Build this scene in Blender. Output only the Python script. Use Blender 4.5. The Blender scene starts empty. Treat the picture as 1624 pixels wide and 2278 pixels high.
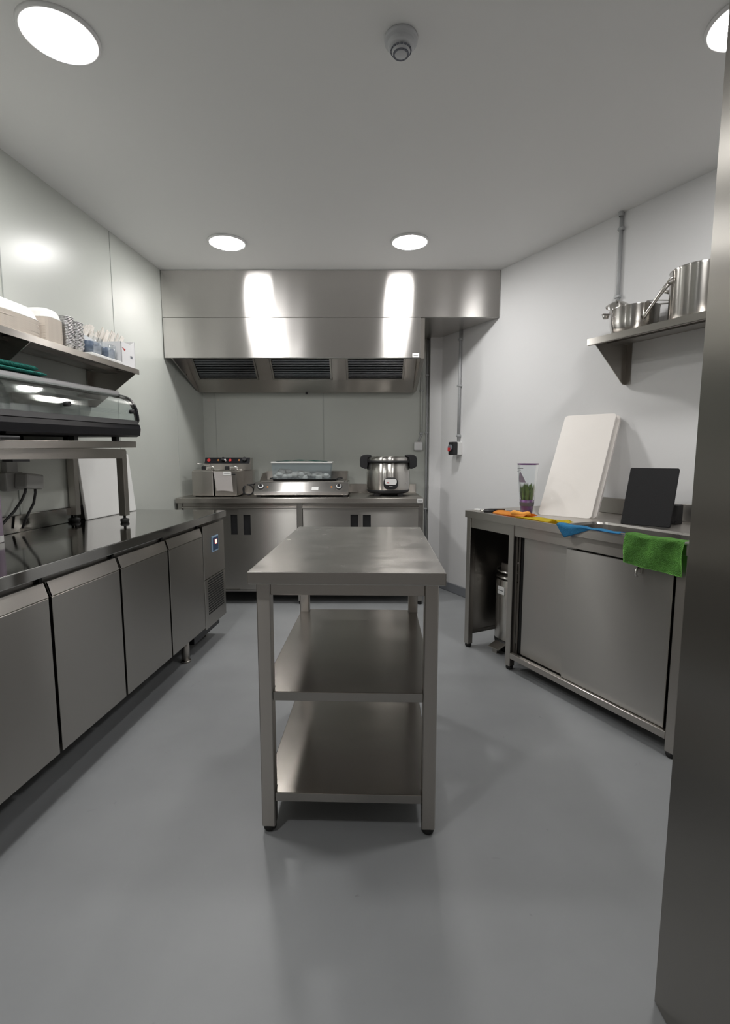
import bpy, bmesh, math, random
from mathutils import Vector, Matrix

PI = math.pi
random.seed(7)
scene = bpy.context.scene
COL = scene.collection

# ------------------------------------------------------------------ camera
cam_d = bpy.data.cameras.new('camera')
cam = bpy.data.objects.new('camera', cam_d)
COL.objects.link(cam)
cam.location = (0, 0, 1.25)
cam.rotation_euler = (PI / 2 - 0.113, 0, 0)
cam_d.sensor_fit = 'VERTICAL'
cam_d.sensor_height = 24
cam_d.lens = 1092 / 2278 * 24
cam_d.clip_start = 0.02
scene.camera = cam

# ------------------------------------------------------------------ world, exposure, lamp power
world = bpy.data.worlds.new('world')
scene.world = world
world.use_nodes = True
world.node_tree.nodes['Background'].inputs[0].default_value = (0.9, 0.95, 1, 1)
world.node_tree.nodes['Background'].inputs[1].default_value = 0.02
scene.view_settings.view_transform = 'Standard'
scene.view_settings.look = 'None'
scene.view_settings.gamma = 1
scene.view_settings.use_curve_mapping = False
scene.view_settings.exposure = 2.87
LAMP_STRENGTH = 15.0
LAMP_COLOUR = (1.0, 0.985, 0.965, 1)

# ------------------------------------------------------------------ materials
def nodes_of(m):
    m.use_nodes = True
    return m.node_tree.nodes, m.node_tree.links, m.node_tree.nodes['Principled BSDF']

def mat(name, col, rough=0.5, metal=0.0, noise=0.0, nscale=8.0, bump=0.0, bscale=60.0, spec=0.5, col2=None):
    m = bpy.data.materials.new(name)
    N, L, P = nodes_of(m)
    P.inputs['Base Color'].default_value = (*col, 1)
    P.inputs['Roughness'].default_value = rough
    P.inputs['Metallic'].default_value = metal
    P.inputs['Specular IOR Level'].default_value = spec
    tc = N.new('ShaderNodeTexCoord')
    if noise or col2:
        nz = N.new('ShaderNodeTexNoise')
        nz.inputs['Scale'].default_value = nscale
        nz.inputs['Detail'].default_value = 5
        L.new(tc.outputs['Object'], nz.inputs['Vector'])
        r = N.new('ShaderNodeValToRGB')
        a = [c * (1 - noise) for c in col]
        b = col2 if col2 else [min(1, c * (1 + noise)) for c in col]
        r.color_ramp.elements[0].position = 0.35
        r.color_ramp.elements[1].position = 0.68
        r.color_ramp.elements[0].color = (*a, 1)
        r.color_ramp.elements[1].color = (*b, 1)
        L.new(nz.outputs['Fac'], r.inputs['Fac'])
        L.new(r.outputs['Color'], P.inputs['Base Color'])
    if bump:
        nb = N.new('ShaderNodeTexNoise')
        nb.inputs['Scale'].default_value = bscale
        nb.inputs['Detail'].default_value = 4
        L.new(tc.outputs['Object'], nb.inputs['Vector'])
        bp = N.new('ShaderNodeBump')
        bp.inputs['Strength'].default_value = bump
        bp.inputs['Distance'].default_value = 0.01
        L.new(nb.outputs['Fac'], bp.inputs['Height'])
        L.new(bp.outputs['Normal'], P.inputs['Normal'])
    return m

def steel(name, col=(0.52, 0.50, 0.47), rough=0.28, aniso=0.75, axis=(0.03, 0.04, 1), smudge=0.25, sscale=6.0):
    """brushed steel: `axis` is the direction in which highlights smear"""
    m = bpy.data.materials.new(name)
    N, L, P = nodes_of(m)
    P.inputs['Base Color'].default_value = (*col, 1)
    P.inputs['Metallic'].default_value = 1
    P.inputs['Anisotropic'].default_value = aniso
    v = N.new('ShaderNodeVectorTransform')
    v.vector_type = 'VECTOR'; v.convert_from = 'OBJECT'; v.convert_to = 'WORLD'
    v.inputs[0].default_value = axis
    L.new(v.outputs[0], P.inputs['Tangent'])
    tc = N.new('ShaderNodeTexCoord')
    nz = N.new('ShaderNodeTexNoise')
    nz.inputs['Scale'].default_value = sscale
    nz.inputs['Detail'].default_value = 6
    L.new(tc.outputs['Object'], nz.inputs['Vector'])
    mr = N.new('ShaderNodeMapRange')
    mr.inputs['From Min'].default_value = 0.3
    mr.inputs['From Max'].default_value = 0.75
    mr.inputs['To Min'].default_value = rough * (1 - smudge)
    mr.inputs['To Max'].default_value = rough * (1 + smudge)
    L.new(nz.outputs['Fac'], mr.inputs['Value'])
    L.new(mr.outputs['Result'], P.inputs['Roughness'])
    return m

def glass(name, tint=(0.93, 0.96, 0.96), rough=0.02, gloss=0.10, haze=0.0):
    """thin clear sheet: see-through, with a reflective share and an optional milky share"""
    m = bpy.data.materials.new(name)
    N, L, P = nodes_of(m)
    out = N['Material Output']
    tr = N.new('ShaderNodeBsdfTransparent'); tr.inputs[0].default_value = (*tint, 1)
    gl = N.new('ShaderNodeBsdfGlossy'); gl.inputs['Roughness'].default_value = rough
    gl.inputs['Color'].default_value = (0.95, 0.95, 0.95, 1)
    fr = N.new('ShaderNodeLayerWeight'); fr.inputs[0].default_value = 0.25
    mr = N.new('ShaderNodeMapRange')
    mr.inputs['To Min'].default_value = gloss * 0.2; mr.inputs['To Max'].default_value = min(1, gloss * 4)
    L.new(fr.outputs['Fresnel'], mr.inputs['Value'])
    mix = N.new('ShaderNodeMixShader')
    L.new(mr.outputs['Result'], mix.inputs[0])
    L.new(tr.outputs[0], mix.inputs[1]); L.new(gl.outputs[0], mix.inputs[2])
    last = mix
    if haze:
        df = N.new('ShaderNodeBsdfDiffuse'); df.inputs[0].default_value = (*tint, 1)
        m2 = N.new('ShaderNodeMixShader'); m2.inputs[0].default_value = haze
        L.new(mix.outputs[0], m2.inputs[1]); L.new(df.outputs[0], m2.inputs[2])
        last = m2
    L.new(last.outputs[0], out.inputs['Surface'])
    return m

def emis(name, col, strength):
    m = bpy.data.materials.new(name)
    N, L, P = nodes_of(m)
    P.inputs['Base Color'].default_value = (0.9, 0.9, 0.9, 1)
    P.inputs['Emission Color'].default_value = col
    P.inputs['Emission Strength'].default_value = strength
    return m

M = {}
M['floor'] = mat('floor_epoxy', (0.285, 0.295, 0.305), 0.42, noise=0.07, nscale=2.2, bump=0.03, bscale=14)
def add_scuffs(m):
    N, L, P = nodes_of(m)
    src = P.inputs['Base Color'].links[0].from_socket
    tc = N.new('ShaderNodeTexCoord')
    nz = N.new('ShaderNodeTexNoise'); nz.inputs['Scale'].default_value = 9; nz.inputs['Detail'].default_value = 8
    nz.inputs['Distortion'].default_value = 1.5
    L.new(tc.outputs['Object'], nz.inputs['Vector'])
    r = N.new('ShaderNodeValToRGB')
    r.color_ramp.elements[0].position = 0.70; r.color_ramp.elements[0].color = (1, 1, 1, 1)
    r.color_ramp.elements[1].position = 0.78; r.color_ramp.elements[1].color = (0.72, 0.72, 0.72, 1)
    L.new(nz.outputs['Fac'], r.inputs['Fac'])
    mx = N.new('ShaderNodeMix'); mx.data_type = 'RGBA'; mx.blend_type = 'MULTIPLY'
    mx.inputs[0].default_value = 1
    L.new(src, mx.inputs[6]); L.new(r.outputs['Color'], mx.inputs[7])
    L.new(mx.outputs[2], P.inputs['Base Color'])
add_scuffs(M['floor'])
M['ceiling'] = mat('ceiling_paint', (0.84, 0.84, 0.835), 0.7)
M['panel'] = mat('wall_panel', (0.55, 0.57, 0.535), 0.3, noise=0.02, nscale=2, spec=0.45)
M['paint'] = mat('wall_paint', (0.78, 0.78, 0.785), 0.6, bump=0.05, bscale=40, spec=0.3)
M['near'] = mat('wall_near_paint', (0.54, 0.50, 0.47), 0.6)
M['seam'] = mat('panel_seam', (0.42, 0.44, 0.42), 0.5)
M['base'] = mat('baseboard_grey', (0.22, 0.23, 0.25), 0.45)
M['steel'] = steel('steel_brushed', (0.48, 0.455, 0.425), rough=0.30, aniso=0.95, smudge=0.0)
M['steel_hood'] = steel('steel_hood', (0.68, 0.66, 0.64), 0.25, 1.0, (0.05, 0.05, 1), 0.08)
M['steel_top'] = steel('steel_worktop', (0.44, 0.435, 0.42), 0.09, 0.3, (1, 0.02, 0.01), 0.3, 4)
M['steel_table'] = steel('steel_table_top', (0.50, 0.48, 0.455), 0.25, 0.4, (0.05, 1, 0.02), 0.14, 9)
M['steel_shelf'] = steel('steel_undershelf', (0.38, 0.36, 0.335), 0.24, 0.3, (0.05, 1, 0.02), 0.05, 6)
M['steel_door'] = steel('steel_door', (0.40, 0.385, 0.36), 0.30, 0.95, (0.03, 0.04, 1), 0.0)
M['steel_sink'] = steel('steel_sink_door', (0.52, 0.505, 0.48), 0.30, 1.0, (0.03, 0.04, 1), 0.0)
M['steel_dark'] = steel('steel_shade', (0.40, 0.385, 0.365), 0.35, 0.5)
M['steel_fridge'] = steel('steel_fridge', (0.35, 0.335, 0.31), 0.34, 0.95, (0.03, 1, 0.06), 0.0)
M['chrome'] = steel('polished_steel', (0.64, 0.62, 0.59), 0.26, 1.0, (0.02, 0.02, 1), 0.1)
M['filter'] = steel('filter_baffle', (0.22, 0.23, 0.25), 0.4, 0.3)
M['blackmetal'] = mat('black_powder_coat', (0.006, 0.006, 0.009), 0.3, spec=0.3)
M['black'] = mat('black_plastic', (0.014, 0.014, 0.016), 0.5)
M['rubber'] = mat('black_rubber', (0.01, 0.01, 0.01), 0.7)
M['dark'] = mat('dark_void', (0.01, 0.01, 0.01), 0.9)
M['trimgrey'] = mat('grey_profile', (0.25, 0.25, 0.255), 0.45, metal=0.6)
M['white'] = mat('white_plastic', (0.80, 0.80, 0.79), 0.35)
M['board'] = mat('white_polyethylene', (0.83, 0.79, 0.75), 0.42, noise=0.02, nscale=3)
M['blackboard'] = mat('black_polyethylene', (0.008, 0.008, 0.009), 0.55, bump=0.1, bscale=300, spec=0.25)
M['pipe'] = mat('grey_conduit', (0.42, 0.43, 0.44), 0.4)
M['socket'] = mat('grey_socket', (0.33, 0.33, 0.32), 0.45)
M['label'] = mat('white_sticker', (0.85, 0.85, 0.84), 0.5)
M['ink'] = mat('grey_ink', (0.12, 0.12, 0.13), 0.6)
M['red'] = mat('red_plastic', (0.55, 0.03, 0.03), 0.4)
M['orange_lens'] = mat('orange_lens', (0.6, 0.25, 0.08), 0.3)
M['redlamp'] = emis('red_digit', (1, 0.08, 0.06, 1), 1.2)
M['blue_panel'] = mat('blue_panel', (0.03, 0.07, 0.15), 0.3)
M['blue_edge'] = mat('pale_blue_frame', (0.35, 0.5, 0.68), 0.4)
M['pulp_lit'] = mat('lit_pulp', (0.86, 0.85, 0.82), 0.7)
M['pulp'] = mat('sugarcane_pulp', (0.74, 0.66, 0.58), 0.75, noise=0.03, nscale=30)
M['foil'] = mat('aluminium_foil', (0.62, 0.62, 0.62), 0.28, metal=1, bump=0.6, bscale=70)
M['bluecon'] = mat('blue_plastic', (0.085, 0.13, 0.22), 0.45)
M['clear'] = glass('clear_plastic', (0.95, 0.97, 0.98), 0.05, 0.08, 0.04)
M['frost'] = glass('frosted_plastic', (0.86, 0.90, 0.92), 0.25, 0.06, 0.09)
M['glass'] = glass('display_glass', (0.95, 0.97, 0.96), 0.04, 0.08, 0.0)
M['card'] = mat('white_card', (0.80, 0.80, 0.81), 0.55)
M['paper'] = mat('paper_sleeve', (0.72, 0.68, 0.63), 0.7, noise=0.1, nscale=60)
M['teal'] = mat('teal_towel', (0.012, 0.16, 0.13), 0.95, noise=0.25, nscale=50, bump=0.8, bscale=160)
M['green'] = mat('green_microfibre', (0.19, 0.50, 0.10), 0.95, noise=0.25, nscale=30, bump=0.9, bscale=220)
M['orange'] = mat('orange_cloth', (0.95, 0.42, 0.08), 0.9, bump=0.3, bscale=120)
M['yellow'] = mat('yellow_cloth', (0.80, 0.62, 0.03), 0.9, bump=0.3, bscale=120)
M['blue'] = mat('blue_cloth', (0.06, 0.33, 0.62), 0.9, bump=0.3, bscale=120)
M['purple'] = mat('purple_print', (0.14, 0.035, 0.18), 0.4, noise=0.3, nscale=40)
M['leaf'] = mat('herb_leaf', (0.10, 0.17, 0.03), 0.6, noise=0.35, nscale=40)
M['mauve'] = mat('mauve_bottle', (0.36, 0.29, 0.38), 0.3)
M['patch'] = mat('greyish_patch', (0.50, 0.47, 0.46), 0.45)
M['crumb'] = mat('pale_dough', (0.86, 0.78, 0.71), 0.8, noise=0.1, nscale=40, bump=0.6, bscale=60)
M['soil'] = mat('potting_soil', (0.03, 0.02, 0.015), 0.9)
M['detector'] = mat('detector_white', (0.55, 0.56, 0.58), 0.5)
M['vent'] = mat('detector_vent', (0.16, 0.17, 0.2), 0.6)
M['lamp'] = emis('lamp_diffuser', LAMP_COLOUR, LAMP_STRENGTH)
M['ring'] = mat('lamp_ring', (0.85, 0.85, 0.85), 0.4)

# ------------------------------------------------------------------ frames and builders
class Frame:
    def __init__(s, org, rz):
        s.rz = rz
        s.m = Matrix.Translation(org) @ Matrix.Rotation(rz, 4, 'Z')
W = Frame((0, 0, 0), 0)
LW = Frame((-1.908, 0.008, 0), -0.0819)     # x = distance from the left wall, y = along it
RW = Frame((0, 0, 0), 0.4877)               # right wall stands at x = 2.79, y = along it
BN = Frame((0, 0, 0), 0.459)                # sink bench
PT = Frame((-0.0575, 1.455, 0), -0.03)      # preparation table
RWALL = 2.79

class MB:
    """collects geometry for ONE mesh object, in frame coordinates"""
    def __init__(s):
        s.bm = bmesh.new()
        s.smooth = False
    def box(s, x0, x1, y0, y1, z0, z1, bev=0.0, seg=1, rot=None):
        t = bmesh.new()
        bmesh.ops.create_cube(t, size=1)
        sx, sy, sz = abs(x1 - x0), abs(y1 - y0), abs(z1 - z0)
        for v in t.verts:
            v.co = Vector((v.co.x * sx, v.co.y * sy, v.co.z * sz))
        if bev:
            b = min(bev, 0.45 * min(sx, sy, sz))
            bmesh.ops.bevel(t, geom=list(t.edges), offset=b, segments=seg, affect='EDGES', profile=0.5)
        c = Vector(((x0 + x1) / 2, (y0 + y1) / 2, (z0 + z1) / 2))
        mtx = Matrix.Translation(c) @ (rot.to_4x4() if rot else Matrix.Identity(4))
        s._merge(t, mtx)
        return s
    def _merge(s, t, mtx):
        t.transform(mtx)
        me = bpy.data.meshes.new('tmp')
        t.to_mesh(me); t.free()
        s.bm.from_mesh(me)
        bpy.data.meshes.remove(me)
    def prism(s, pts, axis, a, b, bev=0.0):
        """closed polygon pts (2D) extruded along axis from a to b; axis x: pts=(y,z); y: (x,z); z: (x,y)"""
        def mk(p, k):
            if axis == 'x': return (k, p[0], p[1])
            if axis == 'y': return (p[0], k, p[1])
            return (p[0], p[1], k)
        t = bmesh.new()
        A = [t.verts.new(mk(p, a)) for p in pts]
        B = [t.verts.new(mk(p, b)) for p in pts]
        n = len(pts)
        t.faces.new(A); t.faces.new(B[::-1])
        for i in range(n):
            t.faces.new((A[i], B[i], B[(i + 1) % n], A[(i + 1) % n]))
        bmesh.ops.recalc_face_normals(t, faces=list(t.faces))
        if bev:
            bmesh.ops.bevel(t, geom=list(t.edges), offset=bev, segments=2, affect='EDGES', profile=0.5)
        s._merge(t, Matrix.Identity(4))
        return s
    def sheet(s, pts, axis, a, b, th):
        """open polyline pts extruded along axis with thickness th (thin bent plate)"""
        P = [Vector(p) for p in pts]
        off = []
        for i in range(len(P)):
            d = (P[min(i + 1, len(P) - 1)] - P[max(i - 1, 0)]).normalized()
            off.append(P[i] + Vector((-d.y, d.x)) * th)
        return s.prism([tuple(p) for p in P] + [tuple(p) for p in off[::-1]], axis, a, b)
    def tube(s, pts, r, seg=10, closed=False, taper=None):
        P = [Vector(p) for p in pts]
        n = len(P)
        rings = []
        up = Vector((0, 0, 1))
        prev = None
        for i in range(n):
            if closed:
                d = (P[(i + 1) % n] - P[i - 1]).normalized()
            else:
                d = (P[min(i + 1, n - 1)] - P[max(i - 1, 0)]).normalized()
            if prev is None:
                a = up.cross(d)
                if a.length < 1e-3: a = Vector((1, 0, 0)).cross(d)
            else:
                a = prev - d * prev.dot(d)
            a.normalize(); prev = a
            b = d.cross(a)
            rr = r if taper is None else taper[i]
            rings.append([s.bm.verts.new(P[i] + (a * math.cos(2 * PI * k / seg) + b * math.sin(2 * PI * k / seg)) * rr) for k in range(seg)])
        for i in range(n if closed else n - 1):
            A, B = rings[i], rings[(i + 1) % n]
            for k in range(seg):
                f = s.bm.faces.new((A[k], A[(k + 1) % seg], B[(k + 1) % seg], B[k]))
                f.smooth = True
        if not closed:
            s.bm.faces.new(rings[0][::-1]); s.bm.faces.new(rings[-1])
        return s
    def lathe(s, prof, cx, cy, seg=40, sx=1.0, sy=1.0, smooth=True, mtx=None, z0=0.0, power=2.0):
        """profile [(r,z)] revolved about vertical axis at (cx,cy); power>2 gives a rounded-square plan"""
        def rad(a):
            if power == 2.0: return 1.0
            c, q = abs(math.cos(a)), abs(math.sin(a))
            return (c ** power + q ** power) ** (-1 / power)
        t = bmesh.new()
        rings = []
        for r, z in prof:
            if r < 1e-6:
                rings.append([t.verts.new((0, 0, z + z0))])
            else:
                rings.append([t.verts.new((r * sx * rad(2 * PI * k / seg) * math.cos(2 * PI * k / seg), r * sy * rad(2 * PI * k / seg) * math.sin(2 * PI * k / seg), z + z0)) for k in range(seg)])
        for A, B in zip(rings, rings[1:]):
            for k in range(seg):
                k2 = (k + 1) % seg
                if len(A) == 1 and len(B) == 1: break
                if len(A) == 1: f = t.faces.new((A[0], B[k2], B[k]))
                elif len(B) == 1: f = t.faces.new((A[k], A[k2], B[0]))
                else: f = t.faces.new((A[k], A[k2], B[k2], B[k]))
                f.smooth = smooth
        bmesh.ops.recalc_face_normals(t, faces=list(t.faces))
        s._merge(t, Matrix.Translation((cx, cy, 0)) @ (mtx if mtx else Matrix.Identity(4)))
        return s
    def cyl(s, p0, p1, r, seg=20):
        return s.tube([p0, p1], r, seg)
    def grid(s, nu, nv, fn, th=0.0):
        vs = [[s.bm.verts.new(fn(i / nu, j / nv)) for j in range(nv + 1)] for i in range(nu + 1)]
        fs = []
        for i in range(nu):
            for j in range(nv):
                f = s.bm.faces.new((vs[i][j], vs[i + 1][j], vs[i + 1][j + 1], vs[i][j + 1]))
                f.smooth = True
                fs.append(f)
        if th:
            r = bmesh.ops.solidify(s.bm, geom=fs, thickness=th)
            for f in s.bm.faces: f.smooth = True
        return s
    def warp(s, fn):
        for v in s.bm.verts: v.co = fn(v.co)
        return s

def finish(name, mb, material, base, parent=None, frame=W):
    me = bpy.data.meshes.new(name)
    for v in mb.bm.verts: v.co -= Vector(base)
    mb.bm.normal_update()
    mb.bm.to_mesh(me); mb.bm.free()
    me.materials.append(material)
    ob = bpy.data.objects.new(name, me)
    COL.objects.link(ob)
    if parent is not None:
        ob.parent = parent
    else:
        ob.matrix_world = frame.m @ Matrix.Translation(base)
    return ob

def tag(o, label, cat, group=None):
    o['label'] = label; o['category'] = cat
    if group: o['group'] = group
    return o

class Thing:
    def __init__(s, name, label, cat, base, frame=W, group=None):
        s.base = Vector(base)
        s.o = bpy.data.objects.new(name, None)
        s.o.empty_display_size = 0.05
        COL.objects.link(s.o)
        s.o.matrix_world = frame.m @ Matrix.Translation(base)
        tag(s.o, label, cat, group)
    def part(s, name, mb, material, parent=None, label=None):
        o = finish(name, mb, material, s.base, parent or s.o)
        if label: o['label'] = label
        return o

def single(name, mb, material, label, cat, base, frame=W, group=None):
    return tag(finish(name, mb, material, base, None, frame), label, cat, group)

def struct(name, mb, material, frame=W, base=(0, 0, 0)):
    o = finish(name, mb, material, base, None, frame)
    o['kind'] = 'structure'
    return o

def dup(root, loc_delta, label=None, group=None):
    r = root.copy(); COL.objects.link(r)
    r.location = root.location + Vector(loc_delta)
    if label: r['label'] = label
    if group: r['group'] = group
    for ch in list(root.children):
        c = ch.copy(); COL.objects.link(c); c.parent = r
        for g in list(ch.children):
            d = g.copy(); COL.objects.link(d); d.parent = c
    return r

def wv(frame, p):  # frame vector -> world vector
    return frame.m.to_3x3() @ Vector(p)

def Rx(a): return Matrix.Rotation(a, 3, 'X')
def Ry(a): return Matrix.Rotation(a, 3, 'Y')
def Rz(a): return Matrix.Rotation(a, 3, 'Z')

# ================================================================== SETTING
HC = 2.68
struct('floor', MB().box(-3.2, 5.2, -2.6, 5.2, -0.1, 0), M['floor'])
struct('ceiling', MB().box(-3.2, 5.2, -2.6, 5.2, HC, HC + 0.1), M['ceiling'])
struct('wall_left', MB().box(-0.1, 0, -2.6, 4.85, 0, HC), M['panel'], LW)
struct('wall_back', MB().box(-1.75, 0.9, 4.7, 4.8, 0, HC), M['panel'])
struct('wall_right', MB().box(RWALL, RWALL + 0.1, -4.2, 3.95, 0, HC), M['paint'], RW)
struct('wall_near', MB().box(-2.3, 4.6, -2.3, -2.2, 0, HC), M['near'])
# boxed-in corner between back and right walls, with floor trims
struct('trim_1', MB().box(0.60, 0.80, 4.62, 4.72, 0, HC), M['paint'])
struct('trim_2', MB().box(0, 0.0035, 2.417, 2.421, 0.96, HC), M['seam'], LW)
struct('trim_3', MB().box(0, 0.0025, 3.317, 3.320, 0.88, HC), M['seam'], LW)
struct('trim_4', MB().box(0, 0.002, 4.163, 4.1655, 0.90, HC), M['seam'], LW)
struct('trim_5', MB().box(-1.408, -1.405, 4.697, 4.7, 0.9, HC), M['seam'])
struct('trim_6', MB().box(-0.393, -0.390, 4.697, 4.7, 0.9, HC), M['seam'])
struct('baseboard_right', MB().box(RWALL - 0.014, RWALL, -4.0, 3.76, 0, 0.085, 0.004), M['base'], RW)
struct('baseboard_back', MB().box(0.595, 0.72, 4.606, 4.62, 0, 0.085).box(-1.5, 0.597, 4.686, 4.7, 0, 0.085), M['base'])

# ------------------------------------------------------------------ downlights
def downlight(x, y, label, group=None):
    t = Thing('ceiling_downlight', label, 'ceiling light', (x, y, HC), W, group)
    t.part('ring', MB().lathe([(0.112, -0.001), (0.112, -0.012), (0.124, -0.010), (0.128, -0.0), (0.112, -0.0)], x, y, 48, z0=HC), M['ring'])
    t.part('diffuser', MB().lathe([(0.0, -0.016), (0.06, -0.0155), (0.10, -0.013), (0.112, -0.009), (0.112, -0.001)], x, y, 48, z0=HC), M['lamp'])
    return t
downlight(-0.926, 3.478, 'round white ceiling downlight above the hood, left of the pair there', 'round ceiling downlights')
downlight(0.300, 3.466, 'round white ceiling downlight above the hood, right of the pair there', 'round ceiling downlights')
downlight(-1.042, 1.847, 'round white ceiling downlight at the top left of the photo, largest in view', 'round ceiling downlights')
downlight(1.269, 1.790, 'round white ceiling downlight partly hidden by the tall steel fridge', 'round ceiling downlights')
downlight(-1.05, 0.25, 'unseen round white ceiling downlight added overhead, left side behind the viewer', 'round ceiling downlights')  # out of view; added to light the front of the room
downlight(1.20, -0.4, 'unseen round white ceiling downlight added overhead, right side behind the viewer', 'round ceiling downlights')  # second unseen lamp, added for light in the near room

# smoke detector
t = Thing('smoke_detector', 'small round white smoke detector on the ceiling, top centre', 'smoke detector', (0.124, 1.86, HC))
t.part('mounting_base', MB().lathe([(0, 0), (0.056, 0), (0.058, -0.008), (0.056, -0.018), (0, -0.018)], 0.124, 1.86, 36, z0=HC), M['detector'])
t.part('sensor_head', MB().lathe([(0.047, -0.014), (0.046, -0.030), (0.040, -0.036), (0.034, -0.037), (0.030, -0.050), (0.018, -0.056), (0, -0.057)], 0.124, 1.86, 36, z0=HC), M['detector'])
v = MB()
for k in range(16):
    a = 2 * PI * k / 16
    for r, z in ((0.0335, -0.0425), (0.0245, -0.0532)):
        p = Vector((0.124 + r * math.cos(a), 1.86 + r * math.sin(a), HC + z))
        v.box(p.x - 0.0028, p.x + 0.0028, p.y - 0.0045, p.y + 0.0045, p.z - 0.002, p.z + 0.002, rot=Rz(a))
t.part('vent_slots', v, M['vent'], label='dark grille slots')

# ================================================================== HOOD
HF = 3.97
t = Thing('duct_boxing', 'brushed steel duct boxing along the ceiling above the extractor hood', 'hood boxing', (-0.25, HF, 2.325))
t.part('casing', MB().prism([(-1.58, HF), (1.048, HF), (0.66, 4.69), (-1.525, 4.69)], 'z', 2.325, HC - 0.002, 0.004), M['steel_hood'])

t = Thing('extractor_hood', 'wide brushed steel extractor hood with baffle filters over the back counter', 'extractor hood', (-0.56, HF, 1.84))
t.part('front_canopy', MB().box(-1.575, 0.435, HF - 0.004, HF + 0.012, 2.018, 2.3225, 0.002).box(-1.575, 0.435, HF + 0.012, HF + 0.05, 2.018, 2.03), M['steel_hood'])
prof = [(HF + 0.002, 2.322), (HF + 0.002, 2.014), (HF + 0.03, 2.0), (4.55, 1.842), (4.68, 1.842), (4.68, 2.322)]
t.part('side_panel', MB().prism(prof, 'x', 0.437, 0.468, 0.002), M['steel'])
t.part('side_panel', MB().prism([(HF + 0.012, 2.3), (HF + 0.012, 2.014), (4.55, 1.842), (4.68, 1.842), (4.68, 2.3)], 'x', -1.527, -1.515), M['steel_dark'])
t.part('back_gutter', MB().prism([(4.46, 1.94), (4.475, 1.94), (4.60, 1.842), (4.66, 1.842), (4.66, 1.835), (4.59, 1.835), (4.46, 1.925)], 'x', -1.514, 0.436)
       .box(-1.514, 0.436, 4.652, 4.68, 1.836, 2.32), M['steel'])
# filter bank: tilted plane from front-top to back-bottom
A = Vector((4.02, 2.30)); B = Vector((4.47, 1.936))
d = (B - A); Ln = d.length; d.normalize(); nrm = Vector((d.y, -d.x))
if nrm.y > 0: nrm = -nrm
def fb(u, h): # u along the slope, h below the plane
    q = A + d * u + nrm * h
    return (q.x, q.y)
def slab(mb, x0, x1, u0, u1, h0, h1):
    mb.prism([fb(u0, h0), fb(u1, h0), fb(u1, h1), fb(u0, h1)], 'x', x0, x1)
FX = [(-1.475, -0.935), (-0.815, -0.285), (-0.165, 0.345)]
fr = MB()
xs = [-1.514] + [v for f in FX for v in f] + [0.436]
for i in range(0, len(xs), 2): slab(fr, xs[i], xs[i + 1], 0, Ln, 0, 0.02)
slab(fr, -1.514, 0.436, 0, Ln, -0.006, 0)
t.part('filter_rack', fr, M['steel'])
for x0, x1 in FX:
    f = MB()
    for a, b in ((x0 + 0.004, x0 + 0.018), (x1 - 0.018, x1 - 0.004)): slab(f, a, b, 0.01, Ln - 0.006, 0.002, 0.026)
    slab(f, x0 + 0.004, x1 - 0.004, Ln - 0.022, Ln - 0.006, 0.002, 0.026)
    fo = t.part('baffle_filter', f, M['steel_dark'])
    s = MB()
    slab(s, x0 + 0.02, x1 - 0.02, 0.01, Ln - 0.02, 0.001, 0.006)
    u = 0.02
    while u < Ln - 0.03:
        slab(s, x0 + 0.02, x1 - 0.02, u, u + 0.014, 0.010, 0.016); u += 0.026
    t.part('baffle_slats', s, M['filter'], parent=fo)
t.part('drain_knob', MB().cyl((-0.535, 4.60, 1.836), (-0.535, 4.60, 1.815), 0.012), M['black'])
t.part('sticker', MB().box(0.372, 0.424, HF - 0.0055, HF - 0.004, 2.022, 2.052), M['label'], label='small white maker sticker')
t.part('sticker_print', MB().box(0.380, 0.416, HF - 0.0062, HF - 0.0055, 2.034, 2.0375), M['ink'])

# ================================================================== BACK COUNTER
CY = 4.05
t = Thing('base_cabinet', 'long brushed steel counter cabinet with sliding doors under the hood', 'counter cabinet', (-0.54, CY, 0))
t.part('worktop', MB().box(-1.562, 0.484, CY - 0.022, 4.68, 0.866, 0.908, 0.004, 2), M['steel'])
t.part('backsplash', MB().box(-1.52, 0.484, 4.66, 4.68, 0.908, 0.99, 0.003), M['steel'])
for x0, x1 in ((-1.555, -1.52), (-0.566, -0.52), (0.446, 0.484)):
    t.part('post', MB().box(x0, x1, CY, CY + 0.04, 0.03, 0.866, 0.002), M['steel_dark'])
    t.part('foot', MB().cyl(((x0 + x1) / 2, CY + 0.02, 0), ((x0 + x1) / 2, CY + 0.02, 0.035), 0.017), M['rubber'])
    t.part('post', MB().box(x0, x1, 4.62, 4.66, 0.03, 0.866), M['steel_dark'])
    t.part('foot', MB().cyl(((x0 + x1) / 2, 4.64, 0), ((x0 + x1) / 2, 4.64, 0.035), 0.017), M['rubber'])
for x0, x1 in ((-1.52, -0.566), (-0.52, 0.446)):
    t.part('top_rail', MB().sheet([(CY + 0.012, 0.866), (CY + 0.012, 0.836), (CY - 0.004, 0.832), (CY - 0.004, 0.822)], 'x', x0, x1, 0.003).box(x0, x1, CY + 0.012, CY + 0.016, 0.82, 0.866), M['steel'])
t.part('side_panel', MB().box(-1.55, -1.54, CY + 0.04, 4.62, 0.13, 0.866), M['steel_dark'])
t.part('side_panel', MB().box(0.47, 0.48, CY + 0.04, 4.62, 0.13, 0.866), M['steel_dark'])
t.part('bottom_shelf', MB().box(-1.54, 0.47, CY + 0.006, 4.64, 0.112, 0.128), M['steel_dark'])
t.part('back_panel', MB().box(-1.54, 0.47, 4.64, 4.65, 0.04, 0.86), M['steel_dark'])
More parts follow.
